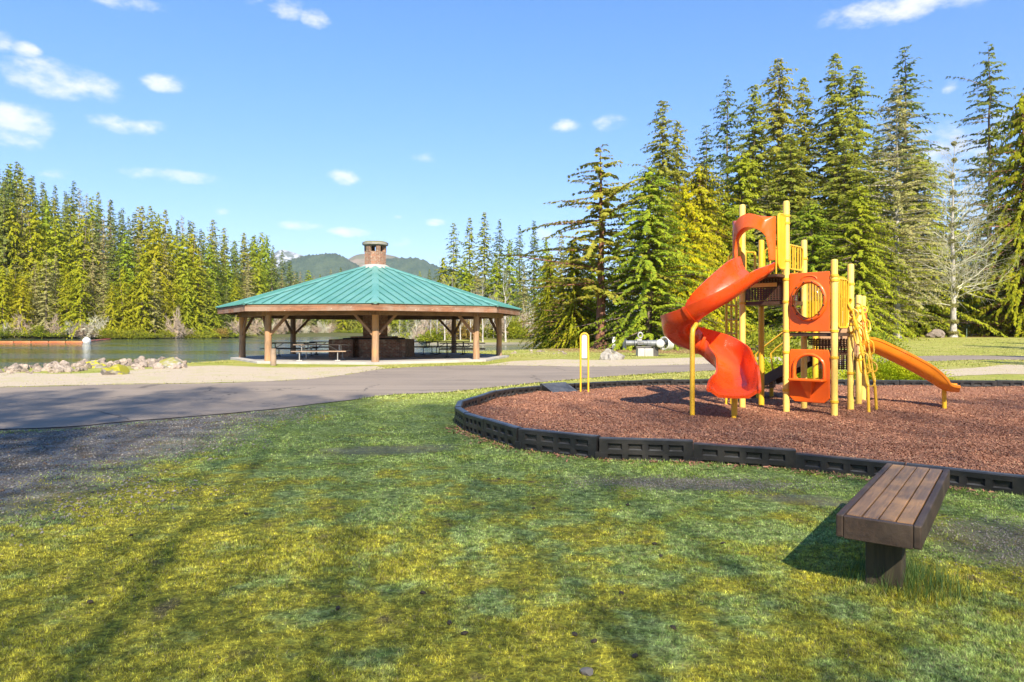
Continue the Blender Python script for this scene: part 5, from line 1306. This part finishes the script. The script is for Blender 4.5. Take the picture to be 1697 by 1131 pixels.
# tan infill panel and barriers round the lower deck, round slide panel between F and G
g = MB(); g.bar(zat(F_, 1.53) - nFG * .08, zat(F2, 1.53) + nFG * .08, .04, .72); g.build('infill_panel', M['tan'], ps, bevel=.02)
g = MB(); g.bar(zat(E_, 1.22) + U * .08, zat(F_, 1.10) - U * .06, .05, .26); g.build('deck_link', M['tan'], ps, bevel=.02)
g = MB(); g.bar(zat(F_, .92) - nFG * .04, zat(F2, .92) + nFG * .04, .012, .36); g.build('skirt_panel', M['perf'], ps)
g = MB(); g.bar(zat(F_, .60), zat(E_, .60), .012, .5); 
barrier(G_, G2, 1.18, 1.95, 5); barrier(F2 + (G2 - F2) * .0, F2 + (G2 - F2) * .12, 1.18, 1.95, 0)
fg = (F_ + G_) / 2; fx = (G_ - F_).normalized()
g = MB(); circ = [(.24 * math.cos(2 * math.pi * k / 32), 1.52 + .30 * math.sin(2 * math.pi * k / 32)) for k in range(32)]
g.plate_hole(fg + nFG * .02, fx, UP, nFG, [(.34 * math.cos(2 * math.pi * k / 32), 1.55 + .40 * math.sin(2 * math.pi * k / 32)) for k in range(32)], circ, .14); g.build('slide_arch', M['orange'], ps, bevel=.02)
# straight wave slide on the right
sp_ = [(fg + nFG * .02).to_tuple()[:2] + (1.12,)]
ex = Vector((8.42, 12.86, 0)); 
s0 = fg + nFG * .02; wl = []
for f, z in ((0, 1.13), (.12, 1.12), (.3, .98), (.5, .80), (.68, .62), (.82, .46), (.90, .405), (1.0, .395)):
    q = s0.lerp(ex, f); wl.append((q.x, q.y, z))
pw = spline(wl, 6); pr = []
for i in range(len(pw)):
    t = i / (len(pw) - 1); e = float(sstep((t - .5) / .5)); pr.append(chute(.24 + .02 * e, .25 * (1 - e) + .09 * e, .25 * (1 - e) + .09 * e, .05, .04))
g = MB(); g.sweep(pw, pr); ws = g.build('straight_slide', M['tangerine'], ps, 50)
q = s0.lerp(ex, .86); MB().tube([(q.x, q.y, 0), (q.x, q.y, .43)], .04, 10).build('support_post', M['yellow'], ws, 50)

# ------------------------------------------------------------------ yellow loop sign
sx, sy = X(968.5, 15.55), 15.55; sg = thing('playground_sign', 'narrow white panel sign in a yellow hoop frame by the border', 'sign', (sx, sy, .1))
ang = math.atan2(sy, sx) - math.pi / 2; e_ = Vector((math.cos(ang), math.sin(ang), 0)); c0 = Vector((sx, sy, 0)); r0 = .088
MB().tube([zat(c0 - e_ * r0, .0), zat(c0 - e_ * r0, 1.36)] + [c0 + e_ * (-r0 * math.cos(math.pi * k / 10)) + UP * (1.36 + r0 * math.sin(math.pi * k / 10)) for k in range(1, 10)] + [zat(c0 + e_ * r0, 1.36), zat(c0 + e_ * r0, .0)], .021, 10).build('hoop_frame', M['yellow'], sg, 50)
g = MB(); w_ = .058; pl = [(-w_, .88), (w_, .88), (w_, 1.36)] + [(w_ * math.cos(math.pi * k / 8), 1.36 + w_ * math.sin(math.pi * k / 8)) for k in range(1, 8)] + [(-w_, 1.36)]
fr = [c0 + e_ * a + UP * b_ + Vector((0, -.008, 0)) for a, b_ in pl]; bk = [v + Vector((0, .016, 0)) for v in fr]; n = len(pl)
g.add(fr + bk, [tuple(range(n)), tuple(reversed(range(n, 2 * n)))] + [(j, n + j, n + (j + 1) % n, (j + 1) % n) for j in range(n)]); pnl = g.build('panel', M['white'], sg)
for s_ in (-1, 1): MB().bar(c0 + e_ * s_ * .05 + UP * 1.28, c0 + e_ * s_ * r0 + UP * 1.28, .014, .014).build('clip', M['steel_dark'], sg)
MB().bar(c0 - e_ * .06 + UP * .875, c0 + e_ * .06 + UP * .875, .03, .014).build('edge_strip', M['steel_dark'], sg)

# ------------------------------------------------------------------ slatted bench
M['bench_top'] = wood('wet_brown_slat', (.29, .16, .078), (.15, .088, .052), (.42, .22, .085), 2.2, 0, .42)
M['bench_rim'] = wood('dark_stained_rim', (.065, .040, .028), (.045, .030, .023), (.11, .075, .052), 2, 0, .6)
M['bench_post'] = wood('mossy_dark_post', (.085, .068, .040), (.055, .045, .030), (.12, .11, .055), 2, 2, .85)
n0 = Vector((1.859, 3.916, 0)); n1 = Vector((2.2, 3.662, 0)); f0 = Vector((2.99, 5.44, 0))
lx = (f0 - n0).normalized(); wy = (n1 - n0).normalized(); BL, BW = (f0 - n0).length, (n1 - n0).length
bz = math.atan2(lx.y, lx.x); bc = n0 + lx * BL / 2 + wy * BW / 2
bn = thing('slatted_bench', 'dark brown wooden slat bench on a single post row in the grass', 'bench', (bc.x, bc.y, 0), bz)
def bp(mb, n, mat, bev=.004): 
    o = link(n, mb.mesh(n, M[mat]), None, bn); b_ = o.modifiers.new('bevel', 'BEVEL'); b_.width = bev; b_.segments = 2; b_.limit_method = 'ANGLE'; return o
rw = .040; sw = (BW - 2 * rw - 5 * .007) / 4
for i in range(4):
    y_ = -BW / 2 + rw + .007 + sw / 2 + i * (sw + .007); bp(MB().box((0, y_, .430 + (.002 if i % 2 else 0)), (BL - .088, sw, .036)), 'slat', 'bench_top', .005)
for s_ in (-1, 1): bp(MB().box((0, s_ * (BW / 2 - rw / 2), .385), (BL, rw, .13)), 'side_rim', 'bench_rim', .009)
for s_ in (-1, 1): bp(MB().box((s_ * (BL / 2 - .021), 0, .381), (.040, BW - 2 * rw - .002, .128)), 'end_rim', 'bench_rim', .004)
for s_ in (-1, 1):
    bp(MB().box((s_ * (BL / 2 - .30), 0, .17), (.17, .19, .48)), 'post', 'bench_post', .008); bp(MB().box((s_ * (BL / 2 - .30), 0, .37), (.10, BW - .1, .08)), 'bearer', 'bench_rim')

# ------------------------------------------------------------------ stones
def rock_mesh(seed, sub=2, rough=.35, flat=.7):
    import bmesh
    bm = bmesh.new(); bmesh.ops.create_icosphere(bm, subdivisions=sub, radius=1)
    for v in bm.verts:
        p = v.co.copy(); k = 1 + rough * mnoise.noise(p * 1.1 + Vector((seed * 7.3, 0, 0))) + rough * .4 * mnoise.noise(p * 2.7 + Vector((0, seed * 3.1, 0)))
        q = p * k
        for pl in range(5):      # chop a few facets
            rr = random.Random(seed * 17 + pl); nn = Vector((rr.uniform(-1, 1), rr.uniform(-1, 1), rr.uniform(-.3, 1))).normalized(); dd = q.dot(nn) - rr.uniform(.45, .85)
            if dd > 0: q -= nn * dd * .85
        v.co = Vector((q.x, q.y, q.z * flat))
    me = bpy.data.meshes.new('rock'); bm.to_mesh(me); bm.free()
    for p in me.polygons: p.use_smooth = True
    me.set_sharp_from_angle(angle=R(22)); return me
RK = [rock_mesh(s, 3, .55, .72) for s in range(7)]
def rock(px, py, wpx, hpx, mat, label, group=None, name='boulder', d=None, k=None, z=0.0, cat='boulder'):
    """px, py: middle of the base in the photograph; size in photo pixels"""
    if d is None: x, d, _ = P(px, py, z)
    else: x = X(px, d)
    s = d / F; me = RK[k if k is not None else rt.randrange(7)]
    key = me.name + mat
    m2 = bpy.data.meshes.get(key)
    if m2 is None: m2 = me.copy(); m2.name = key; m2.materials.append(M[mat])
    o = link(name, m2); w_ = wpx * s / 2; hh = hpx * s
    o.location = (x, d + w_ * .6, z + hh * .22); o.scale = (w_ * 1.08, w_ * .85, hh * .98); o.rotation_euler = (0, 0, rt.uniform(0, 6.28) if k is None else .3 * k)
    tag(o, label, cat, group); return o
rock(1018, 597, 40, 25, 'stone_pale', 'big pale grey boulder on the gravel verge beside the old turbine', k=2)
rock(1556, 562, 33, 15, 'stone', 'wide striped brown boulder at the foot of the bare alder', d=80, k=4, z=gz(X(1556, 80), 80))
rock(278, 609, 52, 17, 'stone_pale', 'smooth pale boulder at the right end of the shore stones', k=5)
rock(151, 604, 32, 15, 'stone_moss', 'moss topped stone standing above the row of shore stones', k=1, d=27.5)
rock(182, 622, 46, 18, 'stone_moss', 'long stone with a thick yellow moss cap among the shore stones', k=3)
rs_ = random.Random(8)
for i in range(150):
    px = rs_.uniform(-12, 300); row = rs_.random(); py = np.interp(px, [0, 300], [622, 611]) - row * 15
    if 150 < px < 215 and row < .4: continue
    wd = rs_.uniform(6, 20) * (1.1 if row < .5 else .8)
    rock(px, py, wd, wd * rs_.uniform(.42, .6), 'stone', 'rough brown shore stone in the bank of stones by the water', 'shore stones in the bank', 'shore_stone', cat='stone')
for i in range(16):
    px = rs_.uniform(846, 940); d = rs_.uniform(44, 52)
    rock(px, 0, rs_.uniform(3, 9), rs_.uniform(2, 4), 'stone', 'small stone in the strewn patch between pavilion and lake', 'small stones past the pavilion', 'small_stone', d=d, cat='stone')
for i in range(9):
    rock(1448 + i * 4.5 + rs_.uniform(-3, 3), 0, rs_.uniform(4, 9), rs_.uniform(3, 5), 'stone', 'small edging stone of the bed beyond the road', 'edging stones of the bed', 'edging_stone', d=rs_.uniform(50, 56), z=gz(28, 52) * .4, cat='stone')

# ------------------------------------------------------------------ old turbine on its plinth
M['grey_iron'] = simple('grey_painted_iron', (.22, .23, .235), (.14, .145, .15), 3, .5, .2, .2)
M['white_iron'] = simple('white_painted_iron', (.60, .59, .56), (.48, .46, .43), 3, .45, 0, .1)
M['plinth'] = simple('white_concrete_block', (.50, .48, .44), (.38, .36, .33), 2, .85)
td = 41.0; tx = lambda px: X(px, td); tz = lambda py: Z(py, td)
tu = thing('old_turbine', 'old grey thruster with white nozzle on a concrete plinth under the hemlock', 'turbine', (tx(1068), td, 0))
zc = tz(569)
g = MB(); g.tube([(tx(1039), td + .1, zc), (tx(1076), td, zc)], .165, 18); g.build('shaft_housing', M['grey_iron'], tu, 50)
g = MB(); g.tube([(tx(1037), td + .1, zc), (tx(1040), td + .1, zc)], .18, 18); g.tube([(tx(1051), td, zc), (tx(1053), td, zc)], .19, 18); g.tube([(tx(1072), td, zc), (tx(1075), td, zc)], .20, 18); g.build('flange', M['grey_iron'], tu, 50)
g = MB(); cxs = tx(1060.5)
g.tube([(cxs + .21 * math.copysign(abs(math.cos(a)) ** .6, math.cos(a)), td - .165, zc + .075 * math.sin(a)) for a in [2 * math.pi * k / 20 for k in range(20)]], .022, 6, closed=True); g.build('inspection_slot', M['grey_iron'], tu, 50)
g = MB(); g.box((cxs, td - .158, zc), (.38, .025, .12)); g.build('slot_shade', M['soot_and_shade'], tu)  # dark plate, painted shade of the hollow slot
g = MB(); g.tube([(cxs - .15, td - .172, zc + .01), (cxs + .15, td - .172, zc + .01)], .018, 6); g.build('push_rod', M['steel_pale'], tu, 50)
g = MB(); g.tube([(tx(1074), td, zc), (tx(1088), td - .05, zc - .03), (tx(1092), td - .1, zc - .04)], [.19, .215, .20], 16); g.build('gear_case', M['grey_iron'], tu, 50)
g = MB(); g.lathe([(.02, -.02), (.22, 0), (.25, .04), (.25, .35), (.2, .5)], (tx(1092), td - .42, zc - .02), (.12, 1, .0), 20); g.build('hub', M['white_iron'], tu, 50)
ax = Vector((-.75, -.62, .12)).normalized(); nc = Vector((tx(1103), td - .12, tz(570)))
g = MB(); g.lathe([(.37, .24), (.33, .2), (.32, -.1), (.36, -.26), (.40, -.26), (.42, .0), (.41, .2), (.37, .24)], nc, ax, 28, cap=False); g.build('nozzle', M['white_iron'], tu, 40)
g = MB(); g.lathe([(.10, -.2), (.11, 0), (.05, .12), (.01, .16)], nc, ax, 14); prp = g.build('propeller_hub', M['steel_dark'], tu, 40)
su = ax.cross(UP).normalized(); sv = ax.cross(su)
for k in range(7):
    a = 2 * math.pi * k / 7; r_d = su * math.cos(a) + sv * math.sin(a); t_d = ax.cross(r_d); g = MB()
    g.add([nc + r_d * .08 + t_d * .04 + ax * .05, nc + r_d * .30 + t_d * .11 + ax * .06, nc + r_d * .31 - t_d * .04 - ax * .05, nc + r_d * .08 - t_d * .04 - ax * .04] + [v - ax * .015 for v in (nc + r_d * .08 + t_d * .04 + ax * .05, nc + r_d * .30 + t_d * .11 + ax * .06, nc + r_d * .31 - t_d * .04 - ax * .05, nc + r_d * .08 - t_d * .04 - ax * .04)], [(0, 1, 2, 3), (7, 6, 5, 4), (0, 4, 5, 1), (1, 5, 6, 2), (2, 6, 7, 3), (3, 7, 4, 0)]); g.build('blade', M['steel_pale'], prp)
g = MB(); vc = Vector((tx(1061), td - .03, tz(556))); g.tube([vc + Vector((.13 * math.cos(a), 0, .16 * math.sin(a))) for a in [2 * math.pi * k / 18 for k in range(18)]], .05, 8, closed=True); g.box((tx(1059), td, tz(563.5)), (.30, .2, .12)); g.build('lifting_eye', M['steel_pale'], tu, 50)
for (x0, x1) in ((1055.5, 1066.5), (1066.8, 1081)): 
    MB().prism([(tx(x0), td - .35), (tx(x1), td - .35), (tx(x1), td + .35), (tx(x0), td + .35)], -.05, .46).build('plinth_block', M['plinth'], tu, bevel=.03)
MB().box((tx(1086.5), td + .12, .28), (.30, .5, .66)).build('support_block', M['steel_dark'], tu, bevel=.02)
MB().box((tx(1066), td, .52), (.9, .3, .14)).build('saddle', M['steel_dark'], tu, bevel=.02)
for px, top, w_ in ((1017, 559, 5), (1035, 558, 6)):
    d = 56; x = X(px, d); o = MB().prism([(x - w_ * d / F / 2, d - .1), (x + w_ * d / F / 2, d - .1), (x + w_ * d / F / 2, d + .1), (x - w_ * d / F / 2, d + .1)], -.05, Z(top, d)).build('marker_post', M['white'], None, bevel=.02)
    tag(o, 'white square marker post ' + ('at the foot of the red cedar trunk' if px < 1020 else 'beside the end of the old grey turbine'), 'post')
o = MB().lathe([(.03, 0), (.03, 1.1), (.02, 1.13)], (X(1602, 80), 80, gz(X(1602, 80), 80) - .05), seg=8).build('lawn_marker', simple('green_marker', (.20, .30, .22), None), None); tag(o, 'thin greenish marker stake on the lawn right of the bare alder', 'post')

# ------------------------------------------------------------------ floating boom and buoy
M['boom'] = simple('orange_float', (.60, .17, .045), (.50, .13, .04), 1, .5); M['boom_red'] = simple('faded_red_float', (.46, .10, .06), (.4, .09, .06), 1, .5)
bm_ = thing('floating_boom', 'line of long orange floats on the lake left of the white buoy', 'boom', (X(60, 112), 112, WATER_Z)); 
for k in range(7):
    xa, xb = X(-62 + k * 28.6, 112), X(-62 + (k + 1) * 28.6 - 1.2, 112); MB().tube([(xa, 112, WATER_Z + .04), (xa + .15, 112, WATER_Z + .06), (xb - .15, 112, WATER_Z + .06), (xb, 112, WATER_Z + .04)], [.12, .22, .22, .12], 10).build('float', M['boom'], bm_, 50)
bm2 = thing('floating_boom', 'faded red floats on the lake running behind the white buoy', 'boom', (X(165, 135), 140, WATER_Z)); pts = [(X(146, 120), 120), (X(158, 130), 130), (X(170, 141), 141), (X(183, 152), 152)]
for k in range(3):
    a_, b_ = pts[k], pts[k + 1]; MB().tube([(a_[0], a_[1], WATER_Z + .04), (a_[0] * .97 + b_[0] * .03, a_[1] * .97 + b_[1] * .03, WATER_Z + .06), (a_[0] * .05 + b_[0] * .95, a_[1] * .05 + b_[1] * .95, WATER_Z + .06), (a_[0] * .02 + b_[0] * .98, a_[1] * .02 + b_[1] * .98, WATER_Z + .04)], [.12, .22, .22, .12], 10).build('float', M['boom_red'], bm2, 50)
bu = thing('buoy', 'round white mooring buoy at the end of the orange boom', 'buoy', (X(143.5, 113), 113, WATER_Z))
g = MB(); c_ = Vector((X(143.5, 113), 113, WATER_Z)); g.lathe([(.3, -.4), (.6, -.15), (.66, .15), (.6, .5), (.40, .78), (.14, .92), (.02, .94)], c_, seg=20); g.build('float', M['white_iron'], bu, 60)
g = MB(); g.tube([c_ + Vector((.09 * math.cos(a), 0, .98 + .09 * math.sin(a))) for a in [2 * math.pi * k / 12 for k in range(12)]], .025, 6, closed=True); g.build('ring', M['steel_dark'], bu, 50)

HAZE = 0.6e-4
# ------------------------------------------------------------------ turf blades, gravel stones, chips
r = rng(123)
def near_field(n, dmin, dmax, pw, margin=1.06):
    """points on the ground in view, denser close to the photographer"""
    u = r.random(n); d = (dmin ** (1 - pw) + u * (dmax ** (1 - pw) - dmin ** (1 - pw))) ** (1 / (1 - pw))
    x = (r.random(n) * 2 - 1) * d * .7509 * margin + 0
    return x, d
def vnoise(x, y, s, seed):
    """cheap value noise"""
    xi = np.floor(x * s).astype(int); yi = np.floor(y * s).astype(int); fx = x * s - xi; fy = y * s - yi; fx = fx * fx * (3 - 2 * fx); fy = fy * fy * (3 - 2 * fy)
    def hsh(a, b): return np.modf(np.abs(np.sin(a * 127.1 + b * 311.7 + seed * 17.3) * 43758.5453))[0]
    return (hsh(xi, yi) * (1 - fx) + hsh(xi + 1, yi) * fx) * (1 - fy) + (hsh(xi, yi + 1) * (1 - fx) + hsh(xi + 1, yi + 1) * fx) * fy
RN = np.array([p[:2] for p in spline(road_near, 8)]); order = np.argsort(RN[:, 0])
def road_y(x): return np.interp(x, RN[order, 0], RN[order, 1])
def in_road(x, y): return y > road_y(x) - .12
x, y = near_field(1250000, 2.6, 17.5, 1.5)
pv = vnoise(x, y, 1.1, 1) * .5 + vnoise(x, y, 3.7, 2) * .3 + vnoise(x, y, 9, 3) * .2
keep = (border_sd(x, y) < -.05) & ~in_road(x, y)
grav = np.clip((-3.4 - x + (vnoise(x, y, .8, 5) - .5) * 2) / 1.3, 0, 1) * (y + .3 * x > 3.6)
keep &= r.random(len(x)) > grav * .96 * (y < road_y(x) - .5)
for (cx_, cy_, rx_, ry_) in ((3.55, 4.75, .55, .6), (1.75, 6.7, .95, .25), (2.6, 6.05, .45, .2), (-1.6, 8.6, .8, .3)):
    dd = ((x - cx_) / rx_) ** 2 + ((y - cy_) / ry_) ** 2; keep &= ~((dd < 1.1) & (r.random(len(x)) < .9))
cl_ = vnoise(x, y, 24, 11) * .6 + vnoise(x, y, 55, 12) * .4
keep &= r.random(len(x)) < np.clip((pv - .22) * 3.2, .15, 1) * np.clip((cl_ - .30) * 4, .10, 1)
x, y, pv = x[keep], y[keep], pv[keep]
def edge_boost(x, y):
    b = np.clip(1 - np.abs(border_sd(x, y)) / .22, 0, 1) * .9
    for s_ in (-1, 1):
        q = bc + lx * s_ * (BL / 2 - .30); b = np.maximum(b, np.exp(-(((x - q.x - .1) / .22) ** 2 + ((y - q.y) / .22) ** 2)) * 2.0)
    return b
n = len(x); hgt = (.005 + .010 * r.random(n) ** 1.5 + .012 * np.clip(pv - .5, 0, 1) * 2) * (1 + 1.6 * edge_boost(x, y)) * (1 + .04 * y)
an = r.uniform(0, 6.28, n); ln = hgt * r.uniform(.4, 1.5, n); wd = (.0011 + .0009 * r.random(n)) * (1 + .26 * np.clip(y - 3, 0, 15))
O = np.stack([x, y, np.zeros(n) - .002], 1); tip = O + np.stack([np.cos(an) * ln, np.sin(an) * ln, hgt], 1); sdv = np.stack([-np.sin(an), np.cos(an), np.zeros(n)], 1) * wd[:, None]
Vb = np.stack([O - sdv, O + sdv, tip], 1).reshape(-1, 3)
tag(link('grass', np_mesh('grass', Vb, np.arange(3 * n).reshape(n, 3), M['blade'])), 'short mossy grass covering the foreground lawn', 'grass', kind='stuff')
# longer grass on the verges and the lawn beyond the road
RFp = np.array([p[:2] for p in spline(road_far, 8)]); of = np.argsort(RFp[:, 0])
x, y = near_field(420000, 15, 75, 1.6, 1.05); ry0, ry1 = road_y(x), np.interp(x, RFp[of, 0], RFp[of, 1])
edge = np.minimum(np.abs(y - ry0), np.abs(y - ry1)); k = ((y < ry0 + .05) | (y > ry1 - .08)) & (border_sd(x, y) < -.06) & (lake_sd(x, y) > .6) & (np.hypot(x - PC.x, y - PC.y) > 7.6)
gs = (y > ry1) & (x < X(640, 30)) & (y < 31.5); gv = (y > ry1) & (x > -.2) & (x < 17) & (y < ry1 + 8.5); k &= ~((gs | gv) & (r.random(len(x)) < .93)); k &= ~((x > 9.5) & (x < 26) & (y > 20) & (y < 28.5) & (r.random(len(x)) < .85))
k &= r.random(len(x)) < np.clip(vnoise(x, y, .5, 21) * .6 + vnoise(x, y, 1.7, 22) * .7 - .25 + .5 * np.exp(-edge / .3), .03, 1); x, y, edge = x[k], y[k], edge[k]; n = len(x)
hh = (.012 + .028 * r.random(n) ** 2) * (1 + .8 * np.exp(-edge / .25)) * (.7 + .012 * y); an = r.uniform(0, 6.28, n); O = np.stack([x, y, ground_z(x, y)], 1); tip = O + np.stack([np.cos(an) * hh, np.sin(an) * hh, hh], 1); sdv = np.stack([-np.sin(an), np.cos(an), np.zeros(n)], 1) * (.003 + .0005 * y)[:, None]
tag(link('verge_grass', np_mesh('verge_grass', np.stack([O - sdv, O + sdv, tip], 1).reshape(-1, 3), np.arange(3 * n).reshape(n, 3), M['blade'])), 'sunlit grass on the verges and lawn beyond the road', 'grass', kind='stuff')
# a taller tuft at the bench post
q = bc - lx * (BL / 2 - .30); n = 1500; tx_ = q.x + .12 + r.normal(0, .13, n); ty_ = q.y + .05 + r.normal(0, .13, n)
hh = r.uniform(.05, .17, n); an = r.uniform(0, 6.28, n); O = np.stack([tx_, ty_, np.zeros(n)], 1); tip = O + np.stack([np.cos(an) * hh * .4, np.sin(an) * hh * .4, hh], 1); sdv = np.stack([-np.sin(an), np.cos(an), np.zeros(n)], 1) * .0022
m, h, b, out = newmat('fresh_grass'); rp = h.n('ShaderNodeNewGeometry').outputs['Random Per Island']; h.l(h.mix(rp, (.05, .12, .02), (.13, .22, .04)), b.inputs['Base Color'])
tag(link('grass_tuft', np_mesh('grass_tuft', np.stack([O - sdv, O + sdv, tip], 1).reshape(-1, 3), np.arange(3 * n).reshape(n, 3), m)), 'taller fresh green grass round the bench post', 'grass', kind='stuff')

def pebbles(x, y, z, s, name, mat, label, cat, flat=.6):
    """little irregular octahedral stones"""
    n = len(x); base = np.array([[1, 0, 0], [0, 1, 0], [-1, 0, 0], [0, -1, 0], [0, 0, 1], [0, 0, -1]], float)
    V = base[None] * (1 + r.normal(0, .28, (n, 6, 1))) + r.normal(0, .12, (n, 6, 3)); a = r.uniform(0, 6.28, n); ca, sa = np.cos(a)[:, None], np.sin(a)[:, None]
    vx = V[..., 0] * ca - V[..., 1] * sa * .7; vy = V[..., 0] * sa + V[..., 1] * ca * .7; V = np.stack([vx, vy, V[..., 2] * flat], 2) * s[:, None, None] + np.stack([x, y, z], 1)[:, None, :]
    f = np.array([[0, 1, 4], [1, 2, 4], [2, 3, 4], [3, 0, 4], [1, 0, 5], [2, 1, 5], [3, 2, 5], [0, 3, 5]]); Fc = (f[None] + (np.arange(n) * 6)[:, None, None]).reshape(-1, 3)
    tag(link(name, np_mesh(name, V.reshape(-1, 3), Fc, mat)), label, cat, kind='stuff')
m, h, b, out = newmat('gravel_stone'); rp = h.n('ShaderNodeNewGeometry').outputs['Random Per Island']
c = h.mix(h.ramp(rp, 0, 1, 0, 1, False), (.075, .068, .060), (.37, .335, .29)); c = h.mix(h.ramp(rp, .9, .92), c, (.24, .16, .10)); h.l(c, b.inputs['Base Color']); b.inputs['Roughness'].default_value = .85; M['gstone'] = m
n = 60000; x = r.uniform(-11, -2.0, n); y = r.uniform(4.2, 13.5, n)
dens = np.clip((-3.0 - x + (vnoise(x, y, .8, 5) - .5) * 2) / 1.6, 0, 1) * np.clip((y + .3 * x - 3.3) / 1.2, 0, 1) * (.35 + .65 * vnoise(x, y, 2.2, 8))
k = (r.random(n) < dens) & ~in_road(x, y + .25) & (np.abs(x) < y * .80); x, y = x[k], y[k]
pebbles(x, y, np.full(len(x), .004), .006 + .016 * r.random(len(x)) ** 2.2, 'gravel', M['gstone'], 'loose grey gravel beside the near edge of the road', 'gravel')
n = 9000; x = np.concatenate([r.normal(3.6, .35, n // 2), r.normal(1.75, .6, n // 2)]); y = np.concatenate([r.normal(4.75, .4, n // 2), r.normal(6.7, .16, n // 2)]); k = border_sd(x, y) < -.1; x, y = x[k], y[k]
pebbles(x, y, np.full(len(x), .003), .003 + .007 * r.random(len(x)) ** 2, 'bare_patch_gravel', M['gstone'], 'fine dark grit in the worn patches by the bench', 'gravel')
# wood chips
x, y = near_field(560000, 5.0, 17.2, 1.25, 1.03); k = (border_sd(x, y) > .05) & (x > -1); x, y = x[k], y[k]; n = len(x); z = chip_z(x, y) + .006
a = r.uniform(0, 6.28, n); L = (.004 + .009 * r.random(n)) * (1 + .02 * y); wd = L * r.uniform(.25, .5, n); ti = r.normal(0, .35, n); tj = r.normal(0, .35, n)
dx = np.stack([np.cos(a), np.sin(a), ti], 1) * L[:, None]; dy = np.stack([-np.sin(a), np.cos(a), tj], 1) * wd[:, None]; O = np.stack([x, y, z + .5 * np.abs(ti) * L], 1)
Vb = np.stack([O - dx - dy, O + dx - dy, O + dx + dy, O - dx + dy], 1).reshape(-1, 3)
tag(link('wood_chips', np_mesh('wood_chips', Vb, np.arange(4 * n).reshape(n, 4), M['chip'])), 'reddish brown wood chips filling the playground', 'wood chips', kind='stuff')
n = 900; t_ = r.uniform(2.2, 9.5, n); i_ = t_.astype(int); f_ = (t_ - i_)[:, None]; bp_ = BP[i_] * (1 - f_) + BP[i_ + 1] * f_; e_ = BP[i_ + 1] - BP[i_]; nn_ = np.stack([-e_[:, 1], e_[:, 0]], 1); nn_ /= np.linalg.norm(nn_, axis=1)[:, None]
q_ = bp_ + nn_ * (.07 + np.abs(r.normal(0, .13, n)))[:, None]; sdo = border_sd(q_[:, 0], q_[:, 1]); q2 = bp_ - nn_ * (.07 + np.abs(r.normal(0, .13, n)))[:, None]; q_ = np.where((sdo > 0)[:, None], q2, q_); a = r.uniform(0, 6.28, n); L = .008 + .014 * r.random(n)
dx = np.stack([np.cos(a), np.sin(a), r.normal(0, .3, n)], 1) * L[:, None]; dy = np.stack([-np.sin(a), np.cos(a), r.normal(0, .3, n)], 1) * L[:, None] * .4; O = np.stack([q_[:, 0], q_[:, 1], np.full(n, .018)], 1)
tag(link('spilled_chips', np_mesh('spilled_chips', np.stack([O - dx - dy, O + dx - dy, O + dx + dy, O - dx + dy], 1).reshape(-1, 3), np.arange(4 * n).reshape(n, 4), M['chip'])), 'wood chips kicked over the border into the grass', 'wood chips', kind='stuff')
# cones and clods lying in the grass
M['cone'] = simple('dark_cone', (.035, .028, .022), (.06, .045, .03), 30, .9)
def cone_mesh(seed):
    g = MB(); rr = random.Random(seed); g.lathe([(.004, -.03), (.014, -.024), (.019, -.008), (.017, .008), (.010, .022), (.003, .03)], (0, 0, 0), (1, 0, 0), 8)
    g.v = [(v[0] * (1 + rr.uniform(-.15, .15)), v[1] * (1 + rr.uniform(-.3, .3)), v[2] * (1 + rr.uniform(-.3, .3))) for v in g.v]; return g.mesh('fir_cone', M['cone'])
CM = [cone_mesh(s) for s in range(3)]
for i, (px, py) in enumerate([(1085, 903), (1095, 923), (1198, 902), (953, 1054), (985, 1065), (1115, 1042), (1052, 1090), (1040, 838), (885, 844), (407, 853), (217, 889), (150, 1000), (560, 1010), (700, 985), (745, 1035), (770, 1052), (1030, 985), (826, 795)]):
    o = link('fir_cone', CM[i % 3]); p = P(px, py); o.scale = (.62, .62, .5); o.location = (p[0], p[1], .008); o.rotation_euler = (0, 0, i * 1.7); tag(o, 'small dark fir cone lying in the grass', 'fir cone', 'fir cones in the grass')
o = link('flat_stone', rock_mesh(3, 2, .3, .35)); o.data.materials.append(M['gstone']); p = P(972, 1117); o.location = (p[0], p[1], .012); o.scale = (.035, .028, .04); tag(o, 'flat dark stone lying in the mossy grass', 'stone')

# ------------------------------------------------------------------ the air
g = MB(); g.box((0, 4200, 330), (12400, 10400, 672)); hz = g.build('haze', None)
m = bpy.data.materials.new('haze'); m.use_nodes = True; m.node_tree.nodes.clear(); h = NT(m.node_tree)
v = h.n('ShaderNodeVolumePrincipled'); v.inputs['Color'].default_value = (.80, .88, 1.0, 1); v.inputs['Density'].default_value = HAZE; v.inputs['Anisotropy'].default_value = 0.0
o_ = h.n('ShaderNodeOutputMaterial'); h.l(v.outputs[0], o_.inputs['Volume']); hz.data.materials.append(m)
tag(hz, 'thin bluish haze in the air over the lake and hills', 'haze', kind='stuff')
